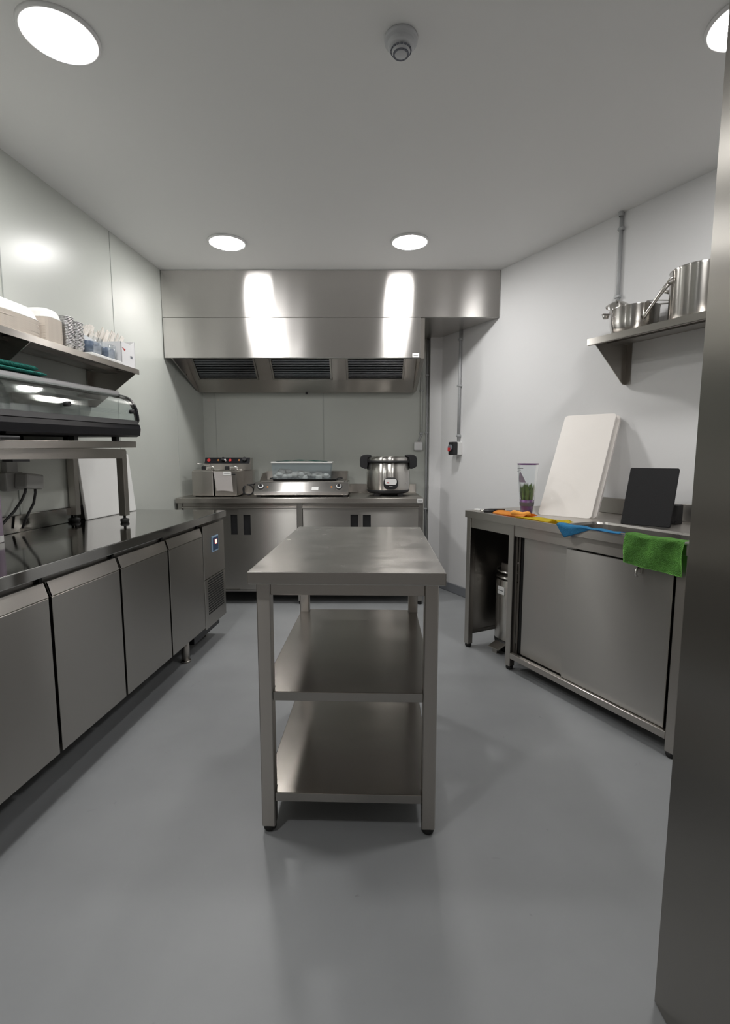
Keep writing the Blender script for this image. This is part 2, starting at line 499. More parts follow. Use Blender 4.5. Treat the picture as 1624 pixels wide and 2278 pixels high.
def cab_door(x0, x1, yo, hx0, hx1):
    h0, h1 = 0.598, 0.766
    m = MB()
    y0, y1 = CY + yo, CY + yo + 0.016
    m.box(x0, hx0, y0, y1, 0.13, 0.820); m.box(hx1, x1, y0, y1, 0.13, 0.820)
    m.box(hx0, hx1, y0, y1, 0.13, h0); m.box(hx0, hx1, y0, y1, h1, 0.820)
    dr = t.part('sliding_door', m, M['steel_sink'])
    k = MB().box(hx0 - 0.004, hx1 + 0.004, y0 + 0.012, y1 + 0.014, h0 - 0.004, h1 + 0.004)
    for a in (hx0, hx1 - 0.003): k.box(a, a + 0.003, y0 - 0.0015, y1, h0, h1)
    for a in (h0, h1 - 0.003): k.box(hx0, hx1, y0 - 0.0015, y1, a, a + 0.003)
    t.part('recessed_handle', k, M['black'], parent=dr, label='black recessed grip')
cab_door(-1.515, -1.045, 0.022, -1.122, -1.068)
cab_door(-1.055, -0.568, 0.004, -1.012, -0.953)
cab_door(-0.518, -0.028, 0.022, -0.122, -0.058)
cab_door(-0.036, 0.444, 0.004, -0.018, 0.048)
t.part('sticker', MB().box(0.43, 0.478, CY - 0.0235, CY - 0.022, 0.870, 0.903), M['label'], label='white maker sticker')
t.part('sticker_print', MB().box(0.436, 0.472, CY - 0.0242, CY - 0.0235, 0.884, 0.8875), M['ink'])

# ------------------------------------------------------------------ fryer
t = Thing('deep_fryer', 'steel double deep fryer with dark control strip at left of back counter', 'deep fryer', (-1.22, 4.3, 0.908))
t.part('tank', MB().box(-1.462, -1.283, 4.15, 4.40, 0.916, 1.128, 0.006, 2), M['steel'])
t.part('tank', MB().box(-1.272, -1.085, 4.15, 4.40, 0.916, 1.128, 0.006, 2), M['steel'])
t.part('back_casing', MB().box(-1.44, -1.005, 4.40, 4.50, 0.916, 1.13).prism([(4.395, 1.128), (4.50, 1.128), (4.50, 1.236), (4.43, 1.236), (4.40, 1.186)], 'x', -1.435, -1.02), M['steel'])
pn = t.part('control_panel', MB().prism([(4.397, 1.187), (4.429, 1.238), (4.433, 1.238), (4.402, 1.184)], 'x', -1.432, -1.030), M['blackmetal'])
def on_panel(x, f, r, mt, nm, lb=None, depth=0.008):
    p = Vector((x, 4.397 + 0.032 * f, 1.187 + 0.051 * f)); n = Vector((0, -0.847, 0.532))
    t.part(nm, MB().cyl(p - n * 0.002, p + n * depth, r, 18), mt, parent=pn, label=lb)
on_panel(-1.395, 0.5, 0.015, M['red'], 'switch', 'red lit rocker switch')
on_panel(-1.31, 0.5, 0.008, M['orange_lens'], 'pilot_lamp', 'orange pilot lamp')
on_panel(-1.265, 0.6, 0.017, M['black'], 'knob', None, 0.022)
on_panel(-1.205, 0.5, 0.013, M['red'], 'switch', 'red round switch')
on_panel(-1.125, 0.5, 0.008, M['orange_lens'], 'pilot_lamp', 'orange pilot lamp')
on_panel(-1.075, 0.6, 0.019, M['black'], 'knob', None, 0.022)
on_panel(-1.245, 0.42, 0.007, M['label'], 'knob_pointer', 'white pointer mark', 0.024)
for x in (-1.40, -1.20):
    t.part('basket_clamp', MB().box(x - 0.012, x + 0.02, 4.25, 4.30, 1.128, 1.165, 0.006), M['black'])
    t.part('lid_handle', MB().tube([(x + 0.04, 4.24, 1.13), (x + 0.04, 4.24, 1.158), (x + 0.10, 4.24, 1.158), (x + 0.10, 4.24, 1.13)], 0.007, 8), M['chrome'])
for x0, x1 in ((-1.455, -1.29), (-1.265, -1.092)):
    t.part('lid', MB().box(x0, x1, 4.165, 4.385, 1.128, 1.136, 0.003), M['chrome'])
t.part('basket_handle', MB().tube([(-1.335, 4.30, 1.13), (-1.345, 4.28, 1.183), (-1.40, 4.22, 1.186), (-1.43, 4.18, 1.188)], 0.005, 8), M['chrome'])
t.part('front_patch', MB().prism([(-1.279, 1.122), (-1.128, 1.119), (-1.116, 0.952), (-1.20, 0.962), (-1.255, 0.958)], 'y', 4.1465, 4.1495), M['patch'], label='pale angular film')  # pale flat polygon on the front of the right tank
t.part('drain_slot', MB().box(-1.124, -1.092, 4.1475, 4.15, 1.094, 1.102, 0.001), M['black'])
t.part('sticker', MB().box(-1.195, -1.130, 4.1445, 4.146, 1.09, 1.123), M['label'], label='white maker sticker')
t.part('sticker_print', MB().box(-1.187, -1.138, 4.1438, 4.1445, 1.105, 1.1085), M['ink'])
for x in (-1.44, -1.11):
    for y in (4.2, 4.46): t.part('foot', MB().cyl((x, y, 0.908), (x, y, 0.918), 0.014), M['rubber'])

# ------------------------------------------------------------------ griddle
t = Thing('electric_griddle', 'low steel countertop griddle with two black knobs in the middle of back counter', 'griddle', (-0.54, 4.2, 0.908))
t.part('body', MB().prism([(4.13, 0.925), (4.13, 0.952), (4.215, 1.03), (4.60, 1.03), (4.60, 0.925)], 'x', -0.94, -0.142, 0.003), M['steel_hood'])
t.part('cooking_plate', MB().box(-0.90, -0.18, 4.25, 4.56, 1.03, 1.038, 0.003), M['steel_dark'])
t.part('splash_guard', MB().box(-0.92, -0.16, 4.585, 4.598, 1.03, 1.115).prism([(4.30, 1.03), (4.585, 1.03), (4.585, 1.115), (4.46, 1.115)], 'x', -0.162, -0.155).prism([(4.30, 1.03), (4.585, 1.03), (4.585, 1.10), (4.46, 1.10)], 'x', -0.925, -0.918), M['steel'])
nrm3 = Vector((0, -0.676, 0.737))
for x in (-0.885, -0.222):
    p = Vector((x, 4.1725, 0.991))
    t.part('bezel', MB().cyl(p - nrm3 * 0.002, p + nrm3 * 0.006, 0.030, 24), M['black'])
    t.part('bezel_ring', MB().cyl(p, p + nrm3 * 0.014, 0.022, 24), M['label'], label='white dial ring')
    t.part('knob', MB().cyl(p, p + nrm3 * 0.022, 0.015, 20).box(x - 0.005, x + 0.005, p.y - 0.02, p.y - 0.004, p.z + 0.002, p.z + 0.026), M['black'])
for x in (-0.828, -0.285):
    p = Vector((x, 4.172, 0.99))
    t.part('pilot_lamp', MB().cyl(p, p + nrm3 * 0.004, 0.008, 14), M['orange_lens'], label='orange pilot lamp')
p = Vector((-0.42, 4.158, 0.978))
t.part('sticker', MB().box(-0.452, -0.396, p.y - 0.018, p.y + 0.018, p.z - 0.0005, p.z + 0.0012, rot=Rx(0.743)), M['label'], label='white maker sticker')
for x in (-0.90, -0.17):
    for y in (4.16, 4.56):
        t.part('foot', MB().box(x - 0.018, x + 0.018, y - 0.018, y + 0.018, 0.908, 0.926), M['rubber'])

cab = []
for i in range(40):
    a = 2.3 + i / 39 * 5.6
    cab.append((-1.012 + 0.047 * math.cos(a) , 4.24 + 0.02 * math.sin(a * 0.5), 0.962 + 0.045 * math.sin(a)))
cab += [(-0.975, 4.30, 1.005), (-0.958, 4.40, 1.02), (-0.955, 4.55, 1.02), (-0.935, 4.57, 1.0)]
pre = [(-1.07, 4.27, 0.914), (-1.055, 4.25, 0.93)]
t.part('power_cord', MB().tube(pre + cab, 0.006, 8), M['black'], label='looped black power cord')

t = Thing('baking_tray', 'dark shallow tray lying on top of the griddle under the food box', 'tray', (-0.54, 4.40, 1.038))
t.part('pan', MB().box(-0.80, -0.25, 4.28, 4.52, 1.038, 1.044).sheet([(4.28, 1.044), (4.262, 1.056)], 'x', -0.80, -0.25, 0.004), M['black'])
t.part('handle', MB().tube([(-0.25, 4.33, 1.052), (-0.205, 4.33, 1.055), (-0.205, 4.45, 1.055), (-0.25, 4.45, 1.052)], 0.006, 8), M['black'])
t.part('handle', MB().tube([(-0.80, 4.33, 1.052), (-0.835, 4.33, 1.055), (-0.835, 4.45, 1.055), (-0.80, 4.45, 1.052)], 0.006, 8), M['black'])

t = Thing('food_container', 'translucent plastic food box with white lid standing on the griddle', 'food box', (-0.55, 4.40, 1.046))
t.part('tub', MB().prism([(-0.800, 1.047), (-0.312, 1.047), (-0.296, 1.190), (-0.814, 1.190)], 'y', 4.30, 4.304)
       .prism([(-0.800, 1.047), (-0.312, 1.047), (-0.296, 1.190), (-0.814, 1.190)], 'y', 4.500, 4.504)
       .box(-0.80, -0.312, 4.304, 4.50, 1.046, 1.050).sheet([(-0.312, 1.05), (-0.297, 1.19)], 'y', 4.304, 4.50, 0.004).sheet([(-0.804, 1.05), (-0.813, 1.19)], 'y', 4.304, 4.50, 0.004), M['frost'])
t.part('lid', MB().box(-0.822, -0.286, 4.29, 4.514, 1.189, 1.203, 0.005, 2), M['white'])
def blob(mb, c, r, sx=1, sy=1, sz=1):
    tb = bmesh.new()
    bmesh.ops.create_icosphere(tb, subdivisions=2, radius=r)
    ph = random.random() * 9
    for v in tb.verts:
        n = v.co.normalized()
        k = 1 + 0.22 * math.sin(5 * n.x + ph) * math.cos(6 * n.y - ph) + 0.12 * math.sin(9 * n.z + ph)
        v.co = Vector((v.co.x * sx, v.co.y * sy, v.co.z * sz)) * k
    for f in tb.faces: f.smooth = True
    mb._merge(tb, Matrix.Translation(c))
mb = MB()
for i in range(46):
    x = -0.785 + 0.455 * random.random(); hgt = 0.02 + 0.02 * abs(math.sin(9 * x)) + (0.03 if x < -0.68 else 0)
    blob(mb, (x, 4.33 + 0.14 * random.random(), 1.066 + hgt * random.random()), 0.020 + 0.008 * random.random(), 1.2, 1, 0.75)
o = single('dumpling_pile', mb, M['crumb'], 'pale crumpled pieces of food lying inside the translucent food box', 'food', (-0.55, 4.40, 1.05))
o['kind'] = 'stuff'
def lidcloth(u, v):
    x = -0.79 + 0.455 * u; y = 4.31 + 0.17 * v
    return (x, y, 1.205 + 0.014 * math.sin(PI * u) ** 2 * (0.6 + 0.4 * math.sin(PI * v)) + 0.002 * math.sin(22 * u + 9 * v))
single('dish_cloth', MB().grid(24, 10, lidcloth, 0.006), M['teal'], 'dark green cloth laid over the lid of the food box', 'cloth', (-0.56, 4.4, 1.204))

# ------------------------------------------------------------------ rice cooker
rx, ry = 0.205, 4.36
t = Thing('rice_cooker', 'large steel rice cooker with black handles at right end of back counter', 'rice cooker', (rx, ry, 0.908))
t.part('body', MB().lathe([(0.183, 0.955), (0.190, 0.975), (0.191, 1.10), (0.184, 1.196), (0.0, 1.196)], rx, ry, 64), M['chrome'])
t.part('rim_band', MB().lathe([(0.180, 1.194), (0.190, 1.194), (0.191, 1.212), (0.182, 1.214), (0, 1.214)], rx, ry, 64), M['black'], label='black rim band')
t.part('lid', MB().lathe([(0.186, 1.212), (0.188, 1.226), (0.178, 1.240), (0.150, 1.248), (0.08, 1.252), (0, 1.253)], rx, ry, 64), M['chrome'])
t.part('base_ring', MB().lathe([(0, 0.930), (0.165, 0.930), (0.185, 0.944), (0.189, 0.958), (0.18, 0.962), (0, 0.962)], rx, ry, 64), M['black'])
for a in (-2.3, -0.85, 0.8, 2.3):
    px, py = rx + 0.15 * math.cos(a), ry + 0.15 * math.sin(a)
    t.part('foot', MB().box(px - 0.025, px + 0.025, py - 0.02, py + 0.02, 0.908, 0.936, 0.004), M['black'])
for sgn in (-1, 1):
    pts = [(0.150, 1.263), (0.185, 1.266), (0.222, 1.262), (0.243, 1.246), (0.250, 1.22), (0.248, 1.162), (0.232, 1.152), (0.205, 1.140), (0.186, 1.142), (0.182, 1.19), (0.182, 1.235), (0.150, 1.25)]
    t.part('handle', MB().prism([(rx + sgn * a, b) for a, b in pts], 'y', ry - 0.055, ry + 0.055, 0.004), M['black'], label='black moulded side handle')
def onbody(w, z, dz, hw):
    pass
yf = ry - 0.192
def rrect(cx, cz, w, h, r, n=6):
    out = []
    for (sx, sz, a0) in ((1, 1, 0), (-1, 1, PI / 2), (-1, -1, PI), (1, -1, 1.5 * PI)):
        for k in range(n + 1):
            a = a0 + k / n * PI / 2
            out.append((cx + sx * (w / 2 - r) + r * math.cos(a), cz + sz * (h / 2 - r) + r * math.sin(a)))
    return out
cp = t.part('control_box', MB().prism(rrect(rx + 0.013, 1.020, 0.122, 0.103, 0.042), 'y', yf - 0.014, yf + 0.012, 0.003), M['black'])
t.part('display_plate', MB().prism(rrect(rx + 0.013, 1.036, 0.100, 0.050, 0.018), 'y', yf - 0.0165, yf - 0.012), M['label'], parent=cp, label='pale grey indicator plate')
t.part('indicator', MB().box(rx - 0.022, rx - 0.004, yf - 0.018, yf - 0.016, 1.024, 1.032), M['red'], parent=cp, label='red indicator mark')
t.part('lever', MB().box(rx - 0.002, rx + 0.03, yf - 0.022, yf - 0.012, 0.993, 1.0, 0.002), M['trimgrey'], parent=cp)

# ------------------------------------------------------------------ back wall electrics
t = Thing('wall_socket', 'white round-cornered junction box on back wall above the rice cooker', 'junction box', (0.50, 4.69, 1.34))
t.part('box', MB().box(0.462, 0.545, 4.66, 4.70, 1.305, 1.385, 0.014, 3), M['card'])
t.part('cable_stub', MB().tube([(0.507, 4.69, 1.385), (0.515, 4.69, 1.415), (0.53, 4.69, 1.44), (0.53, 4.69, 1.47)], 0.008, 8), M['pipe'])
t = Thing('conduit_pipe', 'thin white conduit dropping down the back wall to the junction box', 'conduit', (0.53, 4.69, 1.47))
t.part('pipe', MB().cyl((0.53, 4.687, 1.462), (0.53, 4.687, 2.32), 0.0105), M['panel'])
for z in (1.466, 1.86): t.part('clip', MB().box(0.513, 0.547, 4.676, 4.70, z - 0.008, z + 0.008, 0.003), M['pipe'])
t = Thing('conduit_pipe', 'tall white conduit in the back corner running behind the counter end', 'conduit', (0.582, 4.69, 0.2))
t.part('pipe', MB().cyl((0.582, 4.687, 0.1), (0.582, 4.687, 2.32), 0.011), M['pipe'])
for z in (0.75, 1.468, 2.0): t.part('clip', MB().box(0.566, 0.598, 4.674, 4.70, z - 0.008, z + 0.008, 0.003), M['pipe'])

# ------------------------------------------------------------------ right wall electrics
t = Thing('conduit_pipe', 'grey conduit dropping down right wall to the black isolator switch', 'conduit', (RWALL, 3.475, 1.375), RW)
t.part('pipe', MB().cyl((RWALL - 0.015, 3.475, 1.375), (RWALL - 0.015, 3.475, 2.325), 0.0125), M['pipe'])
for z in (1.43, 1.86, 2.25): t.part('clip', MB().box(RWALL - 0.032, RWALL, 3.455, 3.495, z - 0.01, z + 0.01, 0.004), M['pipe'])
t = Thing('isolator_switch', 'black rotary isolator switch on grey box on the right wall by the corner', 'isolator switch', (RWALL, 3.475, 1.26), RW)
t.part('back_box', MB().box(RWALL - 0.05, RWALL, 3.440, 3.512, 1.262, 1.375, 0.004), M['white'])
cv = t.part('cover', MB().box(RWALL - 0.095, RWALL - 0.05, 3.436, 3.516, 1.262, 1.375, 0.008, 2), M['black'])
t.part('rotary_knob', MB().cyl((RWALL - 0.095, 3.476, 1.325), (RWALL - 0.11, 3.476, 1.325), 0.026), M['vent'], parent=cv)
t.part('knob_grip', MB().box(RWALL - 0.125, RWALL - 0.108, 3.466, 3.486, 1.292, 1.325, 0.003), M['red'], parent=cv, label='red grip')
t = Thing('conduit_pipe', 'grey conduit from ceiling down right wall behind the pans on shelf', 'conduit', (RWALL, 2.005, 1.95), RW)
t.part('pipe', MB().cyl((RWALL - 0.012, 2.0, 1.96), (RWALL - 0.012, 2.006, HC), 0.0098), M['pipe'])
for z in (2.20, 2.585): t.part('clip', MB().box(RWALL - 0.026, RWALL, 1.985, 2.022, z - 0.009, z + 0.009, 0.004), M['pipe'])
t.part('ceiling_gland', MB().lathe([(0.016, 0), (0.014, -0.02), (0.0105, -0.025)], RWALL - 0.018, 2.006, 16, z0=HC), M['pipe'])

# ================================================================== LEFT REFRIGERATED COUNTER
D0 = 0.655
t = Thing('refrigerated_counter', 'long low steel refrigerated counter with four doors along left wall', 'refrigerated counter', (0.33, 2.1, 0), LW)
S0, S1 = 0.86, 3.435
t.part('worktop', MB().box(0.004, D0 + 0.012, S0 - 0.02, S1, 0.836, 0.88, 0.003, 2), M['steel_top'])
t.part('backsplash', MB().box(0.003, 0.02, S0 - 0.02, 2.90, 0.88, 0.965, 0.003), M['steel_top'])
t.part('carcass', MB().box(0.03, D0 - 0.045, S0, S1 - 0.012, 0.15, 0.836), M['steel_dark'])
gaps = [S0, 1.302, 1.742, 2.172, 2.612, 3.062]
for a, b in zip(gaps, gaps[1:]):
    a2, b2 = a + 0.008, b - 0.008
    m = MB().prism([(D0 - 0.04, 0.172), (D0, 0.172), (D0, 0.752), (D0 - 0.006, 0.757), (D0 - 0.022, 0.806), (D0 - 0.03, 0.808), (D0 - 0.04, 0.80)], 'y', a2, b2, 0.0015)
    dr = t.part('door', m, M['steel_door'])
    t.part('grip_strip', MB().prism([(D0 - 0.0045, 0.7575), (D0 - 0.0195, 0.806), (D0 - 0.016, 0.808), (D0 + 0.0005, 0.7575)], 'y', a2 + 0.001, b2 - 0.001), M['steel'], parent=dr, label='slanted bright grip edge')
for g in gaps[1:]:
    t.part('door_gasket', MB().box(D0 - 0.045, D0 - 0.032, g - 0.008, g + 0.008, 0.172, 0.83), M['rubber'])
cp = t.part('compressor_panel', MB().box(D0 - 0.044, D0 - 0.004, 3.072, S1 - 0.012, 0.472, 0.815, 0.002), M['steel_door'])
t.part('controller', MB().box(D0 - 0.006, D0 + 0.002, 3.20, 3.305, 0.628, 0.732, 0.002), M['blue_edge'], parent=cp, label='pale blue framed thermostat')
t.part('controller_screen', MB().box(D0, D0 + 0.0035, 3.209, 3.296, 0.638, 0.722), M['blue_panel'], parent=cp)
t.part('controller_digit', MB().box(D0 + 0.003, D0 + 0.005, 3.245, 3.272, 0.678, 0.706), M['redlamp'], parent=cp, label='red lit digit')
gp = t.part('grille_panel', MB().box(D0 - 0.044, D0 - 0.004, 3.072, S1 - 0.012, 0.15, 0.468, 0.002), M['steel_door'])
g = MB()
for k in range(14):
    z = 0.236 + k * 0.0165
    g.box(D0 - 0.005, D0 - 0.0025, 3.125, 3.385, z, z + 0.008)
t.part('vent_louvres', g, M['dark'], parent=gp, label='dark ventilation louvres')
t.part('plinth', MB().box(0.06, D0 - 0.05, 2.99, S1 - 0.03, 0.085, 0.15), M['blackmetal'])
for s_ in (2.93, 0.95):
    for d_ in (0.10, 0.575):
        t.part('leg', MB().cyl((d_, s_, 0.012), (d_, s_, 0.15), 0.024).cyl((d_, s_, 0), (d_, s_, 0.014), 0.028), M['steel'])
for d_ in (0.10, 0.50):
    t.part('leg', MB().cyl((d_, 3.36, 0), (d_, 3.36, 0.09), 0.022), M['steel_dark'])

# ------------------------------------------------------------------ over-shelf on the counter
TL = lambda v: Vector((v.x, v.y, v.z + 0.0234 * (v.y - 1.92)))
t = Thing('over_counter_shelf', 'steel table-top riser shelf with square legs standing on left counter', 'riser shelf', (0.18, 2.1, 0.88), LW)
t.part('shelf_top', MB().box(0.006, 0.365, 1.28, 2.868, 1.277, 1.313, 0.003, 2).warp(TL), M['steel'])
t.part('apron', MB().box(0.318, 0.340, 1.33, 2.80, 1.238, 1.29), M['steel'])
t.part('apron', MB().box(0.012, 0.030, 1.33, 2.80, 1.238, 1.29), M['steel_dark'])
for s_ in (1.34, 2.762):
    for d_ in (0.010, 0.302):
        t.part('leg', MB().box(d_, d_ + 0.041, s_, s_ + 0.041, 0.918, 1.282, 0.003), M['steel'])
        t.part('foot', MB().lathe([(0, 0), (0.021, 0), (0.024, 0.012), (0.021, 0.020), (0.007, 0.024), (0.007, 0.04), (0, 0.04)], d_ + 0.0205, s_ + 0.0205, 20, z0=0.88), M['rubber'])
t.part('hook_strip', MB().box(0.30, 0.345, 1.99, 2.08, 1.228, 1.238), M['black'], label='black clip under the apron')

# ------------------------------------------------------------------ sushi display case
def casewarp(v): return Vector((v.x, v.y, v.z + 0.0234 * (v.y - 1.92)))
t = Thing('display_case', 'long black countertop display case with curved glass front on riser shelf', 'display case', (0.2, 2.1, 1.313), LW)
S0, S1 = 1.32, 2.865
t.part('base', MB().prism([(0.03, 1.336), (0.372, 1.336), (0.392, 1.345), (0.398, 1.38), (0.392, 1.405), (0.372, 1.416), (0.03, 1.416)], 'y', S0, S1).warp(casewarp), M['blackmetal'])
t.part('front_rail', MB().prism([(0.372, 1.404), (0.397, 1.404), (0.390, 1.428), (0.372, 1.43)], 'y', S0, S1 - 0.02).warp(casewarp), M['black'])
def arc(n=10):
    """front glass section: a slightly raked pane that rolls over at the top"""
    P0, P1, P2, P3 = Vector((0.391, 1.428)), Vector((0.388, 1.545)), Vector((0.335, 1.572)), Vector((0.268, 1.578))
    out = []
    for k in range(n + 1):
        u = k / n
        q = P0 * (1 - u) ** 3 + P1 * 3 * u * (1 - u) ** 2 + P2 * 3 * u * u * (1 - u) + P3 * u ** 3
        out.append((q.x, q.y))
    return out
endp = [(0.04, 1.40), (0.375, 1.405)] + arc() + [(0.20, 1.592), (0.04, 1.592)]
t.part('end_cap', MB().prism(endp, 'y', S1 - 0.010, S1, 0.002).warp(casewarp), M['clear'], label='clear end panel')
ec = arc(14)
inn = [(0.20 + (x - 0.20) * 0.90, 1.43 + (z - 1.43) * 0.86) for x, z in ec]
t.part('end_frame', MB().prism([(0.375, 1.395)] + ec + [(0.20, 1.592), (0.20, 1.575)] + inn[::-1] + [(0.355, 1.415)], 'y', S1 - 0.014, S1 + 0.004).warp(casewarp), M['blackmetal'], label='black curved end frame')
t.part('end_cap', MB().prism(endp, 'y', S0, S0 + 0.012).warp(casewarp), M['blackmetal'])
t.part('front_glass', MB().sheet(arc(12), 'y', 1.95, S1 - 0.012, 0.004).warp(casewarp), M['glass'])
a2 = [(x - 0.008, z - 0.004) for x, z in arc(12)]
t.part('front_glass', MB().sheet(a2, 'y', S0 + 0.012, 2.25, 0.004).warp(casewarp), M['glass'])
t.part('top_rail', MB().prism([(0.262, 1.560), (0.288, 1.566), (0.283, 1.590), (0.24, 1.602), (0.04, 1.602), (0.04, 1.59), (0.23, 1.588)], 'y', S0, S1 - 0.002).warp(casewarp), M['trimgrey'])
t.part('top_lamp_housing', MB().box(0.06, 0.235, S0 + 0.02, S1 - 0.10, 1.536, 1.588, 0.006).warp(casewarp), M['blackmetal'])
t.part('back_glass', MB().box(0.044, 0.050, S0 + 0.012, S1 - 0.012, 1.416, 1.59).warp(casewarp), M['clear'])
t.part('inner_tray', MB().box(0.06, 0.35, S0 + 0.02, S1 - 0.02, 1.4165, 1.424).warp(casewarp), M['steel'])
for s_, d_, z_ in ((2.27, 0.388, 1.475), (2.80, 0.388, 1.475)):
    t.part('glass_knob', MB().cyl((d_ - 0.012, s_, z_), (d_ + 0.014, s_, z_), 0.011).warp(casewarp), M['black'])
for s_ in (1.4, 2.36, 2.70):
    for d_ in (0.07, 0.345):
        t.part('foot', MB().box(d_ - 0.014, d_ + 0.014, s_ - 0.014, s_ + 0.014, 1.3128, 1.338).warp(casewarp), M['rubber'])

single('utensil_handle', MB().box(0.345, 0.425, 1.45, 1.945, 1.3135, 1.328, 0.006, 3).warp(casewarp), M['black'], 'flat black plastic handle poking out over the riser shelf edge', 'utensil', (0.385, 1.7, 1.3135), LW)

def fold(s0, s1, dc, zc, a, b):
    """a soft flat roll of cloth lying along the case"""
    def fn(u, v):
        s_ = s0 + (s1 - s0) * u
        e = min(1.0, (min(u, 1 - u) * 14)) ** 0.5 if 0 < u < 1 else 0.0
        t_ = 2 * PI * v
        c_, q_ = math.cos(t_), math.sin(t_)
        w = 1 + 0.03 * math.sin(23 * u + 3 * math.sin(t_))
        return (dc + a * (0.75 + 0.25 * e) * math.copysign(abs(c_) ** 0.5, c_), s_, zc + 0.0234 * (s_ - 1.92) + b * e * w * math.copysign(abs(q_) ** 0.7, q_))
    return fn
t = Thing('folded_towel', 'folded dark green towel lying on top of the display case', 'towel', (0.15, 2.0, 1.603), LW)
t.part('upper_fold', MB().grid(40, 28, fold(1.66, 2.305, 0.165, 1.632, 0.095, 0.014)), M['teal'])
t.part('lower_fold', MB().grid(40, 28, fold(1.68, 2.350, 0.168, 1.611, 0.100, 0.009)), M['teal'])

# ------------------------------------------------------------------ left wall shelf
t = Thing('wall_shelf', 'long steel wall shelf with triangular brackets on the left wall', 'wall shelf', (0.15, 2.2, 1.738), LW)
t.part('shelf_board', MB().sheet([(0.004, 1.790), (0.004, 1.767), (0.298, 1.767), (0.298, 1.739), (0.285, 1.739)], 'y', 1.30, 3.06, -0.0025).box(0.004, 0.298, 1.30, 3.06, 1.762, 1.767).box(0.2955, 0.2985, 1.30, 3.06, 1.738, 1.767), M['steel'])
t.part('stiffener', MB().sheet([(0.10, 1.762), (0.10, 1.742), (0.19, 1.742), (0.19, 1.762)], 'y', 1.32, 3.03, 0.002), M['steel_dark'])
for s_ in (3.03, 2.20):
    t.part('bracket', MB().prism([(0.004, 1.761), (0.29, 1.761), (0.29, 1.738), (0.03, 1.545), (0.004, 1.545)], 'y', s_, s_ + 0.004).prism([(0.004, 1.752), (0.29, 1.752), (0.29, 1.757), (0.004, 1.757)], 'y', s_ - 0.025, s_ + 0.004)
           .box(0.004, 0.008, s_ - 0.03, s_ + 0.004, 1.545, 1.757), M['steel'])

# stacks of inverted takeaway trays (one frustum per tray, nested)
SH = 1.7675
def tray(lobes_s, lobes_d, hgt, name, label, base, group):
    m = MB()
    sx, sy = lobes_d / 2, lobes_s / 2
    prof = [(1.0, 0.0), (1.0, 0.0028), (0.955, 0.004), (0.90, hgt * 0.62), (0.80, hgt), (0.0, hgt), (0.0, hgt - 0.002), (0.79, hgt - 0.002), (0.885, hgt * 0.62 - 0.002), (0.94, 0.0)]
    m.lathe(prof, base[0], base[1], 48, sx=sx, sy=sy, z0=base[2], power=4.5, smooth=False)
    return single(name, m, M['pulp'], label, 'takeaway tray', base, LW, group)
def stack(n, pitch, proto, label, toplabel):
    for k in range(1, n):
        c = proto.copy(); COL.objects.link(c)
        c.location = proto.location + Vector((0, 0, k * pitch))
        c.rotation_euler.z = proto.rotation_euler.z + random.uniform(-0.012, 0.012)
        c['label'] = toplabel if k == n - 1 else label
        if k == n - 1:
            c.material_slots[0].link = 'OBJECT'; c.material_slots[0].material = M['pulp_lit']  # topmost tray: same pulp, lightened in colour to stand for light from above
    proto['label'] = label
pA = tray(0.30, 0.232, 0.050, 'takeaway_tray', 'x', (0.168, 2.165, SH), 'pulp trays in the wide stack')
stack(20, 0.0040, pA, 'cream pulp takeaway tray nested inside the wide left stack on the wall shelf', 'pulp takeaway tray upside down, coloured as lit from above, topmost on the wide left stack')
pB = tray(0.125, 0.225, 0.042, 'takeaway_tray', 'x', (0.172, 2.382, SH), 'pulp trays in the narrow stack')
stack(29, 0.0040, pB, 'cream pulp takeaway tray nested inside the narrow stack beside the foil containers', 'pulp takeaway tray upside down, coloured as lit from above, topmost on the narrow stack beside foil containers')

# foil containers
def foil(base, label, group, s_=0.068, d_=0.17):
    m = MB()
    prof = [(0.0, 0.0), (0.80, 0.0), (0.94, 0.022), (1.0, 0.0225), (1.0, 0.026), (0.92, 0.025), (0.78, 0.003), (0, 0.003)]
    m.lathe(prof, base[0], base[1], 40, sx=d_ / 2, sy=s_ / 2, z0=base[2], power=5, smooth=False)
    return single('foil_container', m, M['foil'], label, 'foil container', base, LW, group)
f1 = foil((0.19, 2.500, SH), 'aluminium foil container nested in the left foil stack on the wall shelf', 'foil containers in the left stack')
f2 = foil((0.19, 2.573, SH), 'aluminium foil container nested in the right, crinkled foil stack on the wall shelf', 'foil containers in the right stack')
for proto, n in ((f1, 19), (f2, 18)):
    for k in range(1, n):
        c = proto.copy(); COL.objects.link(c)
        c.location = proto.location + Vector((0, 0, k * 0.0072)) + wv(LW, (random.uniform(-0.002, 0.002), random.uniform(-0.0015, 0.0015), 0))
        c.rotation_euler.z += random.uniform(-0.03, 0.03)

